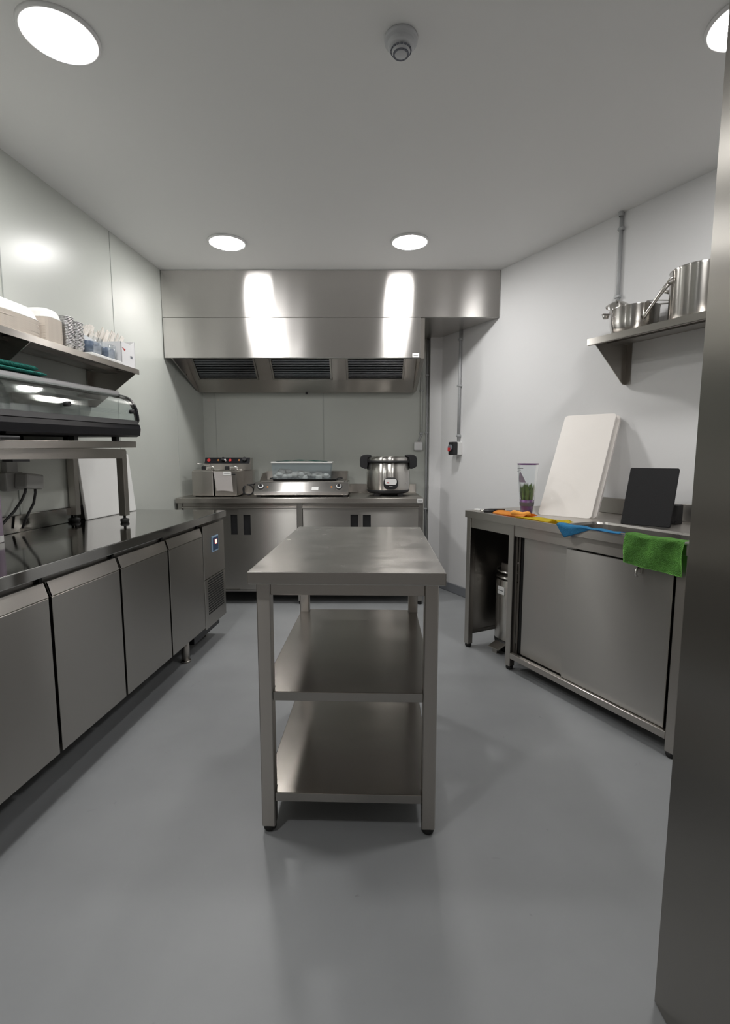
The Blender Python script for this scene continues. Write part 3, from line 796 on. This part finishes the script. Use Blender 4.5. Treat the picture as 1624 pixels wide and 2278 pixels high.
# clear tubs with blue contents
def tub(s_, d_, r, h, label):
    t = Thing('clear_tub', label, 'plastic tub', (d_, s_, SH), LW, 'clear tubs on the wall shelf')
    t.part('tub_wall', MB().lathe([(0, 0.001), (r * 0.92, 0.001), (r, h), (r * 0.96, h), (r * 0.88, 0.004), (0, 0.004)], d_, s_, 36, z0=SH + 0.018, power=3), M['clear'])
    t.part('contents', MB().lathe([(0, 0.006), (r * 0.84, 0.006), (r * 0.88, h * 0.72), (r * 0.55, h * 0.8), (0, h * 0.74)], d_, s_, 36, z0=SH + 0.018, power=3), M['bluecon'], label='blue stacked contents')
    return t
tub(2.700, 0.215, 0.068, 0.085, 'clear plastic tub of blue contents beside the foil containers')
tub(2.832, 0.222, 0.058, 0.078, 'clear plastic tub of blue contents beside the white carton')
single('flat_tray', MB().box(0.135, 0.292, 2.625, 2.775, SH, SH + 0.017, 0.004, 2), M['white'], 'flat white plastic tray under the left blue-filled tub on wall shelf', 'tray', (0.2, 2.70, SH), LW)
single('flat_tray', MB().box(0.145, 0.292, 2.780, 2.900, SH, SH + 0.017, 0.004, 2), M['white'], 'flat white plastic tray under the blue-filled tub nearest the carton', 'tray', (0.2, 2.84, SH), LW)
t = Thing('dispenser_carton', 'open white carton of paper-wrapped chopsticks at right end of wall shelf', 'carton', (0.17, 2.95, SH), LW)
t.part('carton', MB().box(0.05, 0.285, 2.905, 2.909, SH, 1.90).box(0.05, 0.285, 3.042, 3.046, SH, 1.925).box(0.05, 0.054, 2.905, 3.046, SH, 1.935)
       .prism([(2.905, SH), (3.046, SH), (3.046, 1.925), (3.0, 1.90), (2.905, 1.90)], 'x', 0.281, 0.285).box(0.05, 0.285, 2.905, 3.046, SH, SH + 0.003), M['card'])
t.part('side_tray', MB().box(0.05, 0.150, 2.730, 2.734, SH, 1.915).box(0.05, 0.054, 2.730, 2.905, SH, 1.935)
       .prism([(2.730, SH), (2.905, SH), (2.905, 1.895), (2.730, 1.915)], 'x', 0.146, 0.150).box(0.05, 0.150, 2.730, 2.905, SH, SH + 0.003), M['card'])
t.part('printed_flap', MB().prism([(2.912, 1.868), (2.947, 1.862), (2.937, 1.852)], 'x', 0.285, 0.2862), M['red'], label='red printed corner')
t.part('printed_mark', MB().box(0.285, 0.2862, 2.995, 3.015, 1.822, 1.836), M['vent'], label='small grey printed mark')
m0 = None
for k in range(22):
    if m0 is None:
        m = MB().box(-0.003, 0.003, -0.0125, 0.0125, 0, 0.20, 0.0015)
        m0 = single('wrapped_chopsticks', m, M['paper'], 'paper-wrapped chopsticks leaning out of the white carton', 'chopsticks', (0, 0, 0), LW, 'wrapped chopsticks in the carton')
        c = m0
    else:
        c = m0.copy(); COL.objects.link(c)
    s_ = 2.735 + 0.0125 * k
    d_ = (0.075 + 0.022 * (k % 3)) if k < 12 else (0.09 + 0.045 * (k % 3))
    lean = Matrix.Rotation(-0.66 - 0.06 * math.sin(k * 1.7) + 0.008 * k, 4, 'X') @ Matrix.Rotation(0.06 * math.sin(k * 2.3), 4, 'Y') @ Matrix.Rotation(0.4 * math.sin(k * 3.1), 4, 'Z')
    c.matrix_world = LW.m @ Matrix.Translation((d_, s_ , SH + 0.045 + 0.018 * math.sin(k * 2.1))) @ lean

# ------------------------------------------------------------------ left wall electrics, board, bottle
t = Thing('wall_trunking', 'grey vertical cable trunking on the left wall behind riser shelf', 'trunking', (0.0, 2.35, 1.18), LW)
t.part('channel', MB().box(0.0, 0.03, 2.325, 2.392, 1.165, 1.75, 0.003), M['socket'])
t = Thing('power_socket', 'grey wall power socket under the riser shelf at the left', 'socket', (0.0, 2.36, 1.1), LW)
t.part('socket_box', MB().box(0.0, 0.038, 2.305, 2.415, 1.085, 1.175, 0.008, 2), M['socket'])
t = Thing('power_plug', 'grey angled power plug with two black cables in the left wall socket', 'plug', (0.06, 2.42, 1.12), LW)
t.part('plug_body', MB().box(0.036, 0.105, 2.35, 2.465, 1.092, 1.165, 0.01, 2, rot=Rx(-0.12)), M['socket'])
t.part('cable', MB().tube([(0.075, 2.375, 1.10), (0.075, 2.372, 1.08), (0.07, 2.35, 1.04), (0.06, 2.31, 0.99), (0.045, 2.25, 0.935), (0.045, 2.2, 0.90)], 0.006, 8), M['black'])
t.part('cable', MB().tube([(0.075, 2.435, 1.10), (0.075, 2.435, 1.07), (0.07, 2.425, 1.02), (0.055, 2.395, 0.96), (0.045, 2.37, 0.90)], 0.006, 8), M['black'])
Tb = Matrix.Translation((0.058, 3.095, 0.8805)) @ Matrix.Rotation(-0.10, 4, 'Y')
m = MB().box(-0.009, 0.009, -0.262, 0.262, 0.0, 0.385, 0.006, 2)
m.bm.transform(Tb)
single('plastic_board', m, M['white'], 'large white board leaning on left wall behind the riser shelf legs', 'board', (0.058, 3.095, 0.88), LW)
bx, bs = 0.138, 2.10
t = Thing('soap_bottle', 'mauve plastic bottle standing on the left counter at the photo edge', 'bottle', (bx, bs, 0.88), LW)
t.part('bottle', MB().lathe([(0, 0), (0.030, 0), (0.034, 0.006), (0.034, 0.20), (0.030, 0.225), (0.012, 0.24), (0, 0.24)], bx, bs, 32, z0=0.88), M['mauve'])
t.part('cap', MB().lathe([(0.0, 0.24), (0.014, 0.24), (0.014, 0.275), (0, 0.278)], bx, bs, 20, z0=0.88), M['white'])
t.part('base_label', MB().lathe([(0.0345, 0.002), (0.0345, 0.03)], bx, bs, 32, z0=0.88), M['label'])

# ================================================================== PREP TABLE
t = Thing('prep_table', 'narrow brushed steel preparation table with two undershelves in the room centre', 'preparation table', (0, 0.49, 0), PT)
t.part('table_top', MB().box(-0.303, 0.303, 0, 0.975, 0.861, 0.90, 0.0025, 2), M['steel_table'])
for sx in (-1, 1):
    for y0 in (0.045, 0.875):
        x0, x1 = (-0.287, -0.243) if sx < 0 else (0.243, 0.287)
        t.part('leg', MB().box(x0, x1, y0, y0 + 0.044, 0.022, 0.861, 0.003), M['steel'])
        t.part('foot', MB().lathe([(0, 0), (0.014, 0), (0.021, 0.008), (0.022, 0.024), (0, 0.024)], (x0 + x1) / 2, y0 + 0.022, 20), M['rubber'])
t.part('apron', MB().box(-0.243, 0.243, 0.047, 0.067, 0.815, 0.861, 0.002), M['steel'])
t.part('apron', MB().box(-0.243, 0.243, 0.895, 0.915, 0.815, 0.861, 0.002), M['steel'])
for x0 in (-0.285, 0.265): t.part('apron', MB().box(x0, x0 + 0.02, 0.089, 0.875, 0.815, 0.861), M['steel'])
for z, in ((0.494,), (0.142,)):
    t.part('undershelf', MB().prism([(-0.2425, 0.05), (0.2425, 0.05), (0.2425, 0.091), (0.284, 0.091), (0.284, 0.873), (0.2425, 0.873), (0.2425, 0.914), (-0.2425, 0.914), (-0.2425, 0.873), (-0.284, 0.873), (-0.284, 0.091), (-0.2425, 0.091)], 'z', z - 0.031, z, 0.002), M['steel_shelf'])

# ================================================================== SINK BENCH
F0 = 1.97
BT = 0.905
SA, SB = 1.115, 2.530
BD = 2.67
t = Thing('sink_bench', 'steel sink bench with sliding doors along the right wall', 'sink bench', (2.3, 1.8, 0), BN)
# worktop with rounded basin opening
def worktop_with_basin(part):
    m = MB(); bm = m.bm
    cx, cy = 2.155, 1.495
    hx, hy, r = 0.125, 0.290, 0.07
    ring = []
    for (qx, qy, a0) in ((1, 1, 0), (-1, 1, PI / 2), (-1, -1, PI), (1, -1, 1.5 * PI)):
        for k in range(9):
            a = a0 + k / 8 * PI / 2
            ring.append(Vector((cx + qx * (hx - r) + r * math.cos(a), cy + qy * (hy - r) + r * math.sin(a))))
    n = len(ring)
    outer = []
    for p in ring:
        d_ = p - Vector((cx, cy))
        ks = []
        if d_.x > 1e-6: ks.append((BD - cx) / d_.x)
        if d_.x < -1e-6: ks.append((F0 - cx) / d_.x)
        if d_.y > 1e-6: ks.append((SB - cy) / d_.y)
        if d_.y < -1e-6: ks.append((SA - cy) / d_.y)
        outer.append(Vector((cx, cy)) + d_ * min(ks))
    for c in ((BD, SB), (F0, SB), (F0, SA), (BD, SA)):
        i = min(range(n), key=lambda k: (outer[k] - Vector(c)).length)
        outer[i] = Vector(c)
    def loop(pts, z): return [bm.verts.new((p.x, p.y, z)) for p in pts]
    if part == 'basin':
        rings = [loop(ring, BT - 0.0005)]
    else:
        rings = [loop(outer, BT - 0.043), loop(outer, BT), loop(ring, BT)]
    lip = [Vector((cx, cy)) + (p - Vector((cx, cy))) * 0.97 for p in ring]
    low = [Vector((cx, cy)) + (p - Vector((cx, cy))) * 0.93 for p in ring]
    if part == 'basin':
        rings.append(loop(lip, BT - 0.012)); rings.append(loop(low, BT - 0.20))
    for A_, B_ in zip(rings, rings[1:]):
        for k in range(n):
            bm.faces.new((A_[k], A_[(k + 1) % n], B_[(k + 1) % n], B_[k]))
    if part == 'basin': bm.faces.new(rings[-1])
    bmesh.ops.recalc_face_normals(bm, faces=list(bm.faces))
    return m
t.part('worktop', worktop_with_basin('top'), M['steel'])
t.part('basin', worktop_with_basin('basin'), M['steel_dark'])  # same steel as the worktop, coloured darker to stand for shade inside
t.part('backsplash', MB().box(BD - 0.018, BD, SA, SB, BT, BT + 0.095, 0.003), M['steel_dark'])
t.part('drain', MB().lathe([(0, 0), (0.03, 0), (0.034, 0.003), (0, 0.003)], 2.155, 1.495, 24, z0=BT - 0.2), M['chrome'])
for s0 in (2.487, 2.100, 1.14):
    for n0 in (F0 + 0.012, BD - 0.055):
        t.part('leg', MB().box(n0, n0 + 0.040, s0, s0 + 0.040, 0.022, BT - 0.043, 0.003), M['steel'])
        t.part('foot', MB().lathe([(0, 0), (0.016, 0), (0.021, 0.007), (0.021, 0.024), (0, 0.024)], n0 + 0.02, s0 + 0.02, 20), M['rubber'])
for a, b in ((2.14, 2.487), (1.18, 2.10)):
    t.part('top_rail', MB().box(F0 + 0.018, F0 + 0.034, a, b, 0.797, BT - 0.043, 0.002), M['steel'])
t.part('end_panel', MB().box(F0 + 0.052, BD - 0.055, 2.500, 2.512, 0.10, BT - 0.05).box(F0 + 0.052, BD - 0.055, 2.494, 2.518, 0.088, 0.11), M['steel_dark'])
t.part('back_panel', MB().box(BD - 0.03, BD - 0.02, SA + 0.03, SB - 0.04, 0.10, BT - 0.05), M['steel_dark'])
t.part('partition_panel', MB().box(F0 + 0.052, BD - 0.055, 2.084, 2.096, 0.10, 0.86), M['steel_dark'])
t.part('end_panel', MB().box(F0 + 0.052, BD - 0.055, 1.15, 1.16, 0.085, 0.86), M['steel_dark'])
t.part('bottom_shelf', MB().box(F0 + 0.03, BD - 0.06, 1.16, 2.10, 0.078, 0.10), M['steel_dark'])
t.part('bottom_rail', MB().box(F0 + 0.012, F0 + 0.036, 1.18, 2.10, 0.072, 0.106, 0.002), M['steel'])
t.part('sliding_door', MB().box(F0 + 0.050, F0 + 0.066, 1.70, 2.055, 0.108, 0.797, 0.002), M['steel_sink'])
t.part('sliding_door', MB().box(F0 + 0.028, F0 + 0.044, 1.20, 1.742, 0.108, 0.787, 0.002), M['steel_sink'])
t.part('door_bumper', MB().box(F0 + 0.058, F0 + 0.066, 2.062, 2.082, 0.108, 0.797), M['rubber'])
t.part('towel_hook', MB().box(F0 + 0.022, F0 + 0.028, 1.333, 1.362, 0.745, 0.775, 0.002).tube([(F0 + 0.02, 1.347, 0.772), (F0 + 0.005, 1.347, 0.760), (F0 + 0.002, 1.347, 0.742), (F0 + 0.012, 1.347, 0.732)], 0.006, 8), M['chrome'])

# pedal bin under the bench
bn, bs = 2.235, 2.345
t = Thing('pedal_bin', 'slim steel pedal bin standing under the open end of sink bench', 'pedal bin', (bn, bs, 0), BN)
t.part('body', MB().lathe([(0, 0.07), (0.098, 0.07), (0.102, 0.08), (0.102, 0.462), (0.094, 0.475), (0.094, 0.07)], bn, bs, 40, power=3.2), M['chrome'])
t.part('ring', MB().tube([(bn + 0.107 * math.cos(a), bs + 0.107 * math.sin(a), 0.485) for a in [2 * PI * k / 28 for k in range(28)]], 0.0065, 8, closed=True), M['chrome'])
t.part('lid_hoop', MB().tube([(bn + 0.118 * math.cos(a) + 0.01, bs + 0.118 * math.sin(a), 0.535 + 0.012 * math.cos(a)) for a in [2 * PI * k / 28 for k in range(28)]], 0.006, 8, closed=True), M['chrome'])
t.part('lid_hinge', MB().box(bn + 0.085, bn + 0.105, bs - 0.045, bs + 0.045, 0.40, 0.57, 0.003), M['steel'])
t.part('lid_tab', MB().box(bn - 0.085, bn - 0.076, bs - 0.035, bs + 0.035, 0.52, 0.575, 0.002), M['steel'])
t.part('bag_clip', MB().lathe([(0.097, 0.475), (0.103, 0.478), (0.100, 0.492), (0.06, 0.50), (0, 0.50)], bn, bs, 40, power=3.2), M['steel'])
t.part('base', MB().lathe([(0, 0.0), (0.09, 0.0), (0.098, 0.02), (0.104, 0.07), (0, 0.07)], bn, bs, 40, power=3.2), M['black'])
t.part('pedal', MB().prism([(bn - 0.095, 0.055), (bn - 0.165, 0.030), (bn - 0.165, 0.036), (bn - 0.095, 0.065)], 'y', bs - 0.05, bs + 0.045, 0.002).box(bn - 0.15, bn - 0.13, bs - 0.02, bs + 0.02, 0.0, 0.034), M['steel'])
t.part('sticker', MB().box(bn - 0.1055, bn - 0.1025, bs - 0.022, bs + 0.040, 0.375, 0.425, 0.001), M['label'], label='white maker sticker')
t.part('sticker_print', MB().box(bn - 0.1062, bn - 0.1055, bs - 0.012, bs + 0.030, 0.397, 0.402), M['ink'])

# ------------------------------------------------------------------ boards leaning behind the sink
def lean_board(name, B, th, al, w, L, thick, material, label, cat, back=0.0, rad=0.02):
    """B = lower front-left corner on the worktop, th = heading of the lower edge, al = lean from vertical"""
    e = Vector((math.cos(th), math.sin(th), 0)); h = Vector((-math.sin(th), math.cos(th), 0))
    g = Vector((0, 0, math.cos(al))) + h * math.sin(al)
    n = e.cross(g)
    n = n if n.dot(h) > 0 else -n
    m = MB().prism(rrect(w / 2, L / 2, w, L, rad), 'y', back, back + thick, 0.0025)
    mtx = Matrix((( e.x, n.x, g.x, B[0]), (e.y, n.y, g.y, B[1]), (e.z, n.z, g.z, B[2]), (0, 0, 0, 1)))
    m.bm.transform(mtx)
    return single(name, m, material, label, cat, tuple(B))
th, al = math.radians(-42), math.radians(32)
lean_board('cutting_board', (1.026, 2.898, BT + 0.001), th, al, 0.302, 0.708, 0.034, M['board'], 'large white cutting board leaning on the right wall, in front of its twin', 'cutting board')
lean_board('cutting_board', (1.026 + 0.012, 2.898 + 0.014, BT + 0.018), th, al, 0.315, 0.698, 0.026, M['board'], 'white cutting board mostly hidden behind the large white one', 'cutting board', back=0.036)
th, al = math.radians(-43), math.radians(24)
lean_board('cutting_board', (1.315, 2.506, BT + 0.001), th, al, 0.222, 0.312, 0.014, M['blackboard'], 'small black cutting board leaning behind the sink basin', 'cutting board', rad=0.008)
single('knife_rack', MB().box(2.505, 2.56, 1.512, 1.63, BT, 1.006, 0.004).box(2.500, 2.506, 1.515, 1.627, 0.918, 0.924), M['black'], 'black knife rack standing behind the small black cutting board', 'knife rack', (2.53, 1.57, BT), BN)

# herb pot
hn, hs = 2.185, 2.215
t = Thing('potted_herb', 'potted herb in a purple printed clear sleeve beside the white cutting board', 'potted plant', (hn, hs, BT), BN)
t.part('pot', MB().lathe([(0, 0), (0.033, 0), (0.042, 0.085), (0, 0.085)], hn, hs, 28, z0=BT), M['purple'], label='purple printed lower sleeve')
t.part('printed_badge', MB().lathe([(0.0405, 0.048), (0.0425, 0.070)], hn, hs, 28, z0=BT), M['ink'])
t.part('soil', MB().lathe([(0.038, 0.085), (0, 0.088)], hn, hs, 20, z0=BT), M['soil'])
lv = MB()
for k in range(170):
    a = random.random() * 2 * PI; r0 = 0.034 * math.sqrt(random.random()); r1 = r0 + 0.013 * random.random()
    h = 0.13 + 0.06 * random.random()
    p0 = Vector((hn + r0 * math.cos(a), hs + r0 * math.sin(a), BT + 0.082)); p1 = Vector((hn + r1 * math.cos(a), hs + r1 * math.sin(a), BT + h))
    w_ = Vector((math.sin(a * 3), math.cos(a * 3), 0)) * 0.0075
    vs = [lv.bm.verts.new(q) for q in (p0 - w_ * 0.4, p0 + w_ * 0.4, (p0 + p1) / 2 + w_, p1, (p0 + p1) / 2 - w_)]
    lv.bm.faces.new(vs)
t.part('leaves', lv, M['leaf'])
t.part('sleeve', MB().lathe([(0.034, 0.0), (0.0435, 0.085), (0.053, 0.19), (0.062, 0.300)], hn, hs, 28, z0=BT), M['clear'])
t.part('sleeve_print', MB().lathe([(0.0612, 0.294), (0.0626, 0.302)], hn, hs, 28, z0=BT), M['purple'], label='purple rim stripe')
m = MB()
for q in range(3):
    a0 = PI * 1.0 + 0.4 + q * 0.0
    m.grid(8, 1, lambda u, v, q=q: (hn + 0.0615 * math.cos(PI * 0.82 + u * (0.9 - 0.25 * q)), hs + 0.0615 * math.sin(PI * 0.82 + u * (0.9 - 0.25 * q)), BT + 0.272 - 0.010 * q + 0.004 * v))
t.part('sleeve_lettering', m, M['ink'])
tri = MB().grid(8, 6, lambda u, v: (hn - (0.045 + 0.014 * v) * math.cos((u - 0.5) * 1.3 * (1 - v)), hs + (0.045 + 0.014 * v) * math.sin((u - 0.5) * 1.3 * (1 - v)) + 0.004, BT + 0.19 + 0.07 * v))
t.part('sleeve_flame_print', tri, M['mauve'], label='pale purple flame print')

# ------------------------------------------------------------------ cloths
def orange(u, v):
    s_ = 2.29 - 0.24 * u; n_ = F0 + 0.012 + 0.12 * v + 0.02 * u
    z = BT + 0.004 + 0.018 * math.sin(PI * min(1, v * 1.15)) ** 0.6 + 0.004 * math.sin(14 * u) * v
    return (n_, s_, z)
t = Thing('orange_cloth', 'folded orange cleaning cloth on the worktop beside the yellow one', 'cloth', (F0 + 0.08, 2.17, BT), BN)
t.part('cloth_body', MB().grid(24, 14, orange, 0.006), M['orange'])
t.part('rolled_edge', MB().tube([(F0 + 0.03 + 0.05 * k / 8, 2.15 - 0.10 * k / 8, BT + 0.020 + 0.004 * math.sin(k)) for k in range(9)], 0.014, 10, taper=[0.006] + [0.014] * 7 + [0.010]), M['orange'])
def yellow(u, v):
    s_ = 2.10 - 0.33 * u; n_ = F0 + 0.010 + 0.115 * v * (1 - 0.1 * u)
    ridge = 0.014 * math.exp(-((u - 0.86) / 0.07) ** 2) * (1 - 0.4 * v)
    return (n_, s_, BT + 0.003 + ridge + 0.003 * abs(math.sin(5 * u + 3 * v)))
single('yellow_cloth', MB().grid(34, 12, yellow, 0.003), M['yellow'], 'flat yellow cleaning cloth on the worktop in front of white board', 'cloth', (F0 + 0.05, 1.9, BT), BN)
def blue(u, v):
    # triangle flap over the edge, tail trailing over the rim
    s_ = 1.785 - 0.36 * u
    if v < 0.5:
        k = v / 0.5
        drop = 0.062 * max(0, 1 - abs(u - 0.16) / (0.16 if u < 0.16 else 0.42))
        return (F0 - 0.006 - 0.004 * math.sin(9 * u), s_, BT + 0.004 - drop * (1 - k))
    k = (v - 0.5) / 0.5
    return (F0 - 0.006 + (0.05 - 0.012 * u) * k, s_, BT + 0.004 + 0.006 * math.sin(PI * k) + 0.002 * math.sin(20 * u))
single('blue_cloth', MB().grid(36, 14, blue, 0.004), M['blue'], 'blue cleaning cloth draped over the bench edge by the sink', 'cloth', (F0, 1.6, BT), BN)
def greent(u, v):
    s_ = 1.40 - 0.255 * u
    wob = 0.004 * math.sin(7 * u + 2) + 0.003 * math.sin(13 * u + 6 * v)
    if v < 0.25:
        k = v / 0.25
        return (F0 + 0.05 * (1 - k) - 0.010 * k, s_, BT + 0.010 + wob * 0.4)
    k = (v - 0.25) / 0.75
    return (F0 - 0.013 + wob - 0.006 * k, s_ + 0.004 * math.sin(5 * k), BT + 0.008 - (0.125 + 0.012 * u) * k)
single('green_towel', MB().grid(30, 34, greent, 0.010), M['green'], 'bright green microfibre towel hanging over the sink bench edge', 'towel', (F0, 1.27, BT), BN)

# utensils at the far end of the bench
single('scraper', MB().box(2.03, 2.065, 2.40, 2.51, BT, BT + 0.010, 0.004, 2, rot=Rz(0.25)), M['white'], 'white plastic scraper at the far end of the sink bench', 'scraper', (2.05, 2.455, BT), BN)
t = Thing('kitchen_knife', 'black-handled kitchen knife lying at the far end of the sink bench', 'knife', (2.03, 2.4, BT), BN)
kp = [(2.03, 2.40), (2.12, 2.37)]
t.part('handle', MB().tube([(2.015, 2.395, BT + 0.010), (2.05, 2.38, BT + 0.012), (2.13, 2.345, BT + 0.010)], 0.010, 10), M['black'])
t.part('blade', MB().prism([(2.13, 2.355), (2.30, 2.29), (2.29, 2.275), (2.125, 2.335)], 'z', BT + 0.008, BT + 0.0105), M['chrome'])
t = Thing('peeler', 'short steel peeler with dark grip beside the orange cloth', 'peeler', (2.0, 2.34, BT), BN)
t.part('grip', MB().tube([(1.99, 2.37, BT + 0.009), (2.03, 2.33, BT + 0.009)], 0.008, 10), M['black'])
t.part('head', MB().tube([(1.99, 2.37, BT + 0.010), (1.985, 2.39, BT + 0.010), (1.995, 2.41, BT + 0.010), (2.01, 2.40, BT + 0.010)], 0.006, 8), M['chrome'])

# ================================================================== RIGHT WALL SHELF AND PANS
t = Thing('wall_shelf', 'steel wall shelf holding pans on the right wall', 'wall shelf', (2.64, 1.5, 1.88), RW)
WS = 1.918
t.part('shelf_board', MB().box(2.492, RWALL - 0.002, 0.62, 1.975, WS - 0.006, WS).box(2.492, 2.496, 0.62, 1.975, WS - 0.037, WS).box(2.492, 2.51, 0.62, 1.975, WS - 0.037, WS - 0.034).box(RWALL - 0.006, RWALL - 0.002, 0.62, 1.975, WS, WS + 0.03), M['steel'])
t.part('stiffener', MB().sheet([(2.60, WS - 0.006), (2.60, WS - 0.024), (2.69, WS - 0.024), (2.69, WS - 0.006)], 'y', 0.65, 1.94, 0.002), M['steel_dark'])
for s_ in (1.925, 0.75):
    t.part('bracket', MB().prism([(RWALL - 0.003, WS - 0.007), (2.497, WS - 0.007), (2.497, WS - 0.034), (RWALL - 0.03, 1.675), (RWALL - 0.003, 1.675)], 'y', s_, s_ + 0.004)
           .box(RWALL - 0.007, RWALL - 0.003, s_ - 0.03, s_ + 0.004, 1.675, WS - 0.007).box(2.50, RWALL - 0.003, s_ - 0.025, s_, WS - 0.012, WS - 0.008), M['steel'])
pn_, ps_ = 2.625, 1.785
t = Thing('saute_pan', 'shallow steel saute pan with raised handle on the right wall shelf', 'pan', (pn_, ps_, WS), RW)
t.part('pan_body', MB().lathe([(0, 0.0), (0.088, 0.0), (0.106, 0.010), (0.116, 0.030), (0.120, 0.055), (0.122, 0.132), (0.125, 0.135), (0.121, 0.136), (0.118, 0.130), (0.114, 0.032), (0.086, 0.006), (0, 0.006)], pn_, ps_, 56, z0=WS), M['chrome'])
hb = Vector((2.560, 1.690, WS + 0.066)); ht = Vector((2.528, 1.545, WS + 0.185))
hp = [hb, hb.lerp(ht, 0.10) + Vector((0, 0, -0.006)), hb.lerp(ht, 0.4), hb.lerp(ht, 0.75) + Vector((0, 0, 0.006)), ht]
hx = (ht - hb).normalized(); hs_ = Vector((0.95, -0.2, 0.0)); hs_ = (hs_ - hx * hs_.dot(hx)).normalized()
t.part('handle', MB().tube(hp, 0.009, 10, taper=[0.016, 0.010, 0.0085, 0.011, 0.012])
       .tube([ht + hx * 0.015 + (hs_ * math.cos(a) + hx * math.sin(a)) * 0.015 for a in [2 * PI * k / 16 for k in range(16)]], 0.0055, 8, closed=True), M['chrome'])
qn, qs = 2.642, 1.452
t = Thing('stock_pot', 'tall steel stock pot on the right wall shelf beside the fridge', 'pot', (qn, qs, WS), RW)
t.part('pot_body', MB().lathe([(0, 0.0), (0.128, 0.0), (0.136, 0.008), (0.136, 0.232), (0.140, 0.240), (0.137, 0.243), (0.132, 0.238), (0.132, 0.008), (0, 0.006)], qn, qs, 64, z0=WS), M['chrome'])
for sg in (-1, 1):
    t.part('handle', MB().tube([(qn - 0.040, qs + sg * 0.130, WS + 0.17), (qn - 0.035, qs + sg * 0.165, WS + 0.178), (qn + 0.035, qs + sg * 0.165, WS + 0.178), (qn + 0.040, qs + sg * 0.130, WS + 0.17)], 0.007, 8), M['chrome'])
# funnel-like lid at the back left, upturned lid behind
t = Thing('pan_lid', 'domed steel pan lid resting on the far rim of the saute pan', 'lid', (2.665, 1.892, WS + 0.14), RW)
tl = Matrix.Translation((2.605, 1.878, WS + 0.170)) @ Matrix.Rotation(0.62, 4, Vector((0.57, -0.8, 0))) @ Matrix.Scale(0.66, 4)
t.part('dome', MB().lathe([(0.088, 0.0), (0.090, 0.004), (0.06, 0.026), (0.022, 0.038), (0, 0.040), (0, 0.037), (0.055, 0.024), (0.085, 0.001)], 0, 0, 40).warp(lambda v: tl @ v), M['chrome'])
t.part('lid_knob', MB().lathe([(0.006, 0.038), (0.006, 0.044), (0.016, 0.048), (0.015, 0.054), (0, 0.056)], 0, 0, 20).warp(lambda v: tl @ v), M['steel_dark'])
t = Thing('ladle', 'short steel scoop lying across the far side of saute pan', 'scoop', (2.58, 1.96, WS + 0.09), RW)
t.part('handle', MB().box(2.56, 2.68, 1.905, 1.925, WS + 0.1365, WS + 0.1405, 0.001, rot=Rz(-0.5)), M['steel_dark'])
t.part('bowl', MB().lathe([(0.0, 0.0), (0.014, 0.002), (0.018, 0.012), (0.0185, 0.022), (0.016, 0.022), (0, 0.004)], 2.585, 1.932, 20, z0=WS + 0.112), M['chrome'])
t = Thing('serving_tongs', 'dark steel tongs lying over the back of the saute pan', 'tongs', (2.70, 1.72, WS + 0.14), RW)
for dz in (0.0, 0.022):
    t.part('arm', MB().sheet([(1.80, WS + 0.142 + dz), (1.765, WS + 0.160 + dz * 1.3), (1.73, WS + 0.160 + dz), (1.60, WS + 0.138 + dz * 0.4)], 'x', 2.70, 2.73, 0.003), M['steel_dark'])

# ================================================================== FRIDGE
t = Thing('upright_fridge', 'tall brushed steel upright fridge at the right edge of the photo', 'fridge', (1.02, 0.62, 0))
t.part('cabinet', MB().box(0.667, 1.37, 0.29, 1.0, 0.0, 2.13, 0.003), M['steel_fridge'])
t.part('door', MB().box(0.672, 1.365, 0.225, 0.285, 0.10, 2.10, 0.006, 2), M['steel_fridge'])
t.part('handle', MB().box(0.70, 0.725, 0.20, 0.226, 0.8, 1.3, 0.004), M['black'])
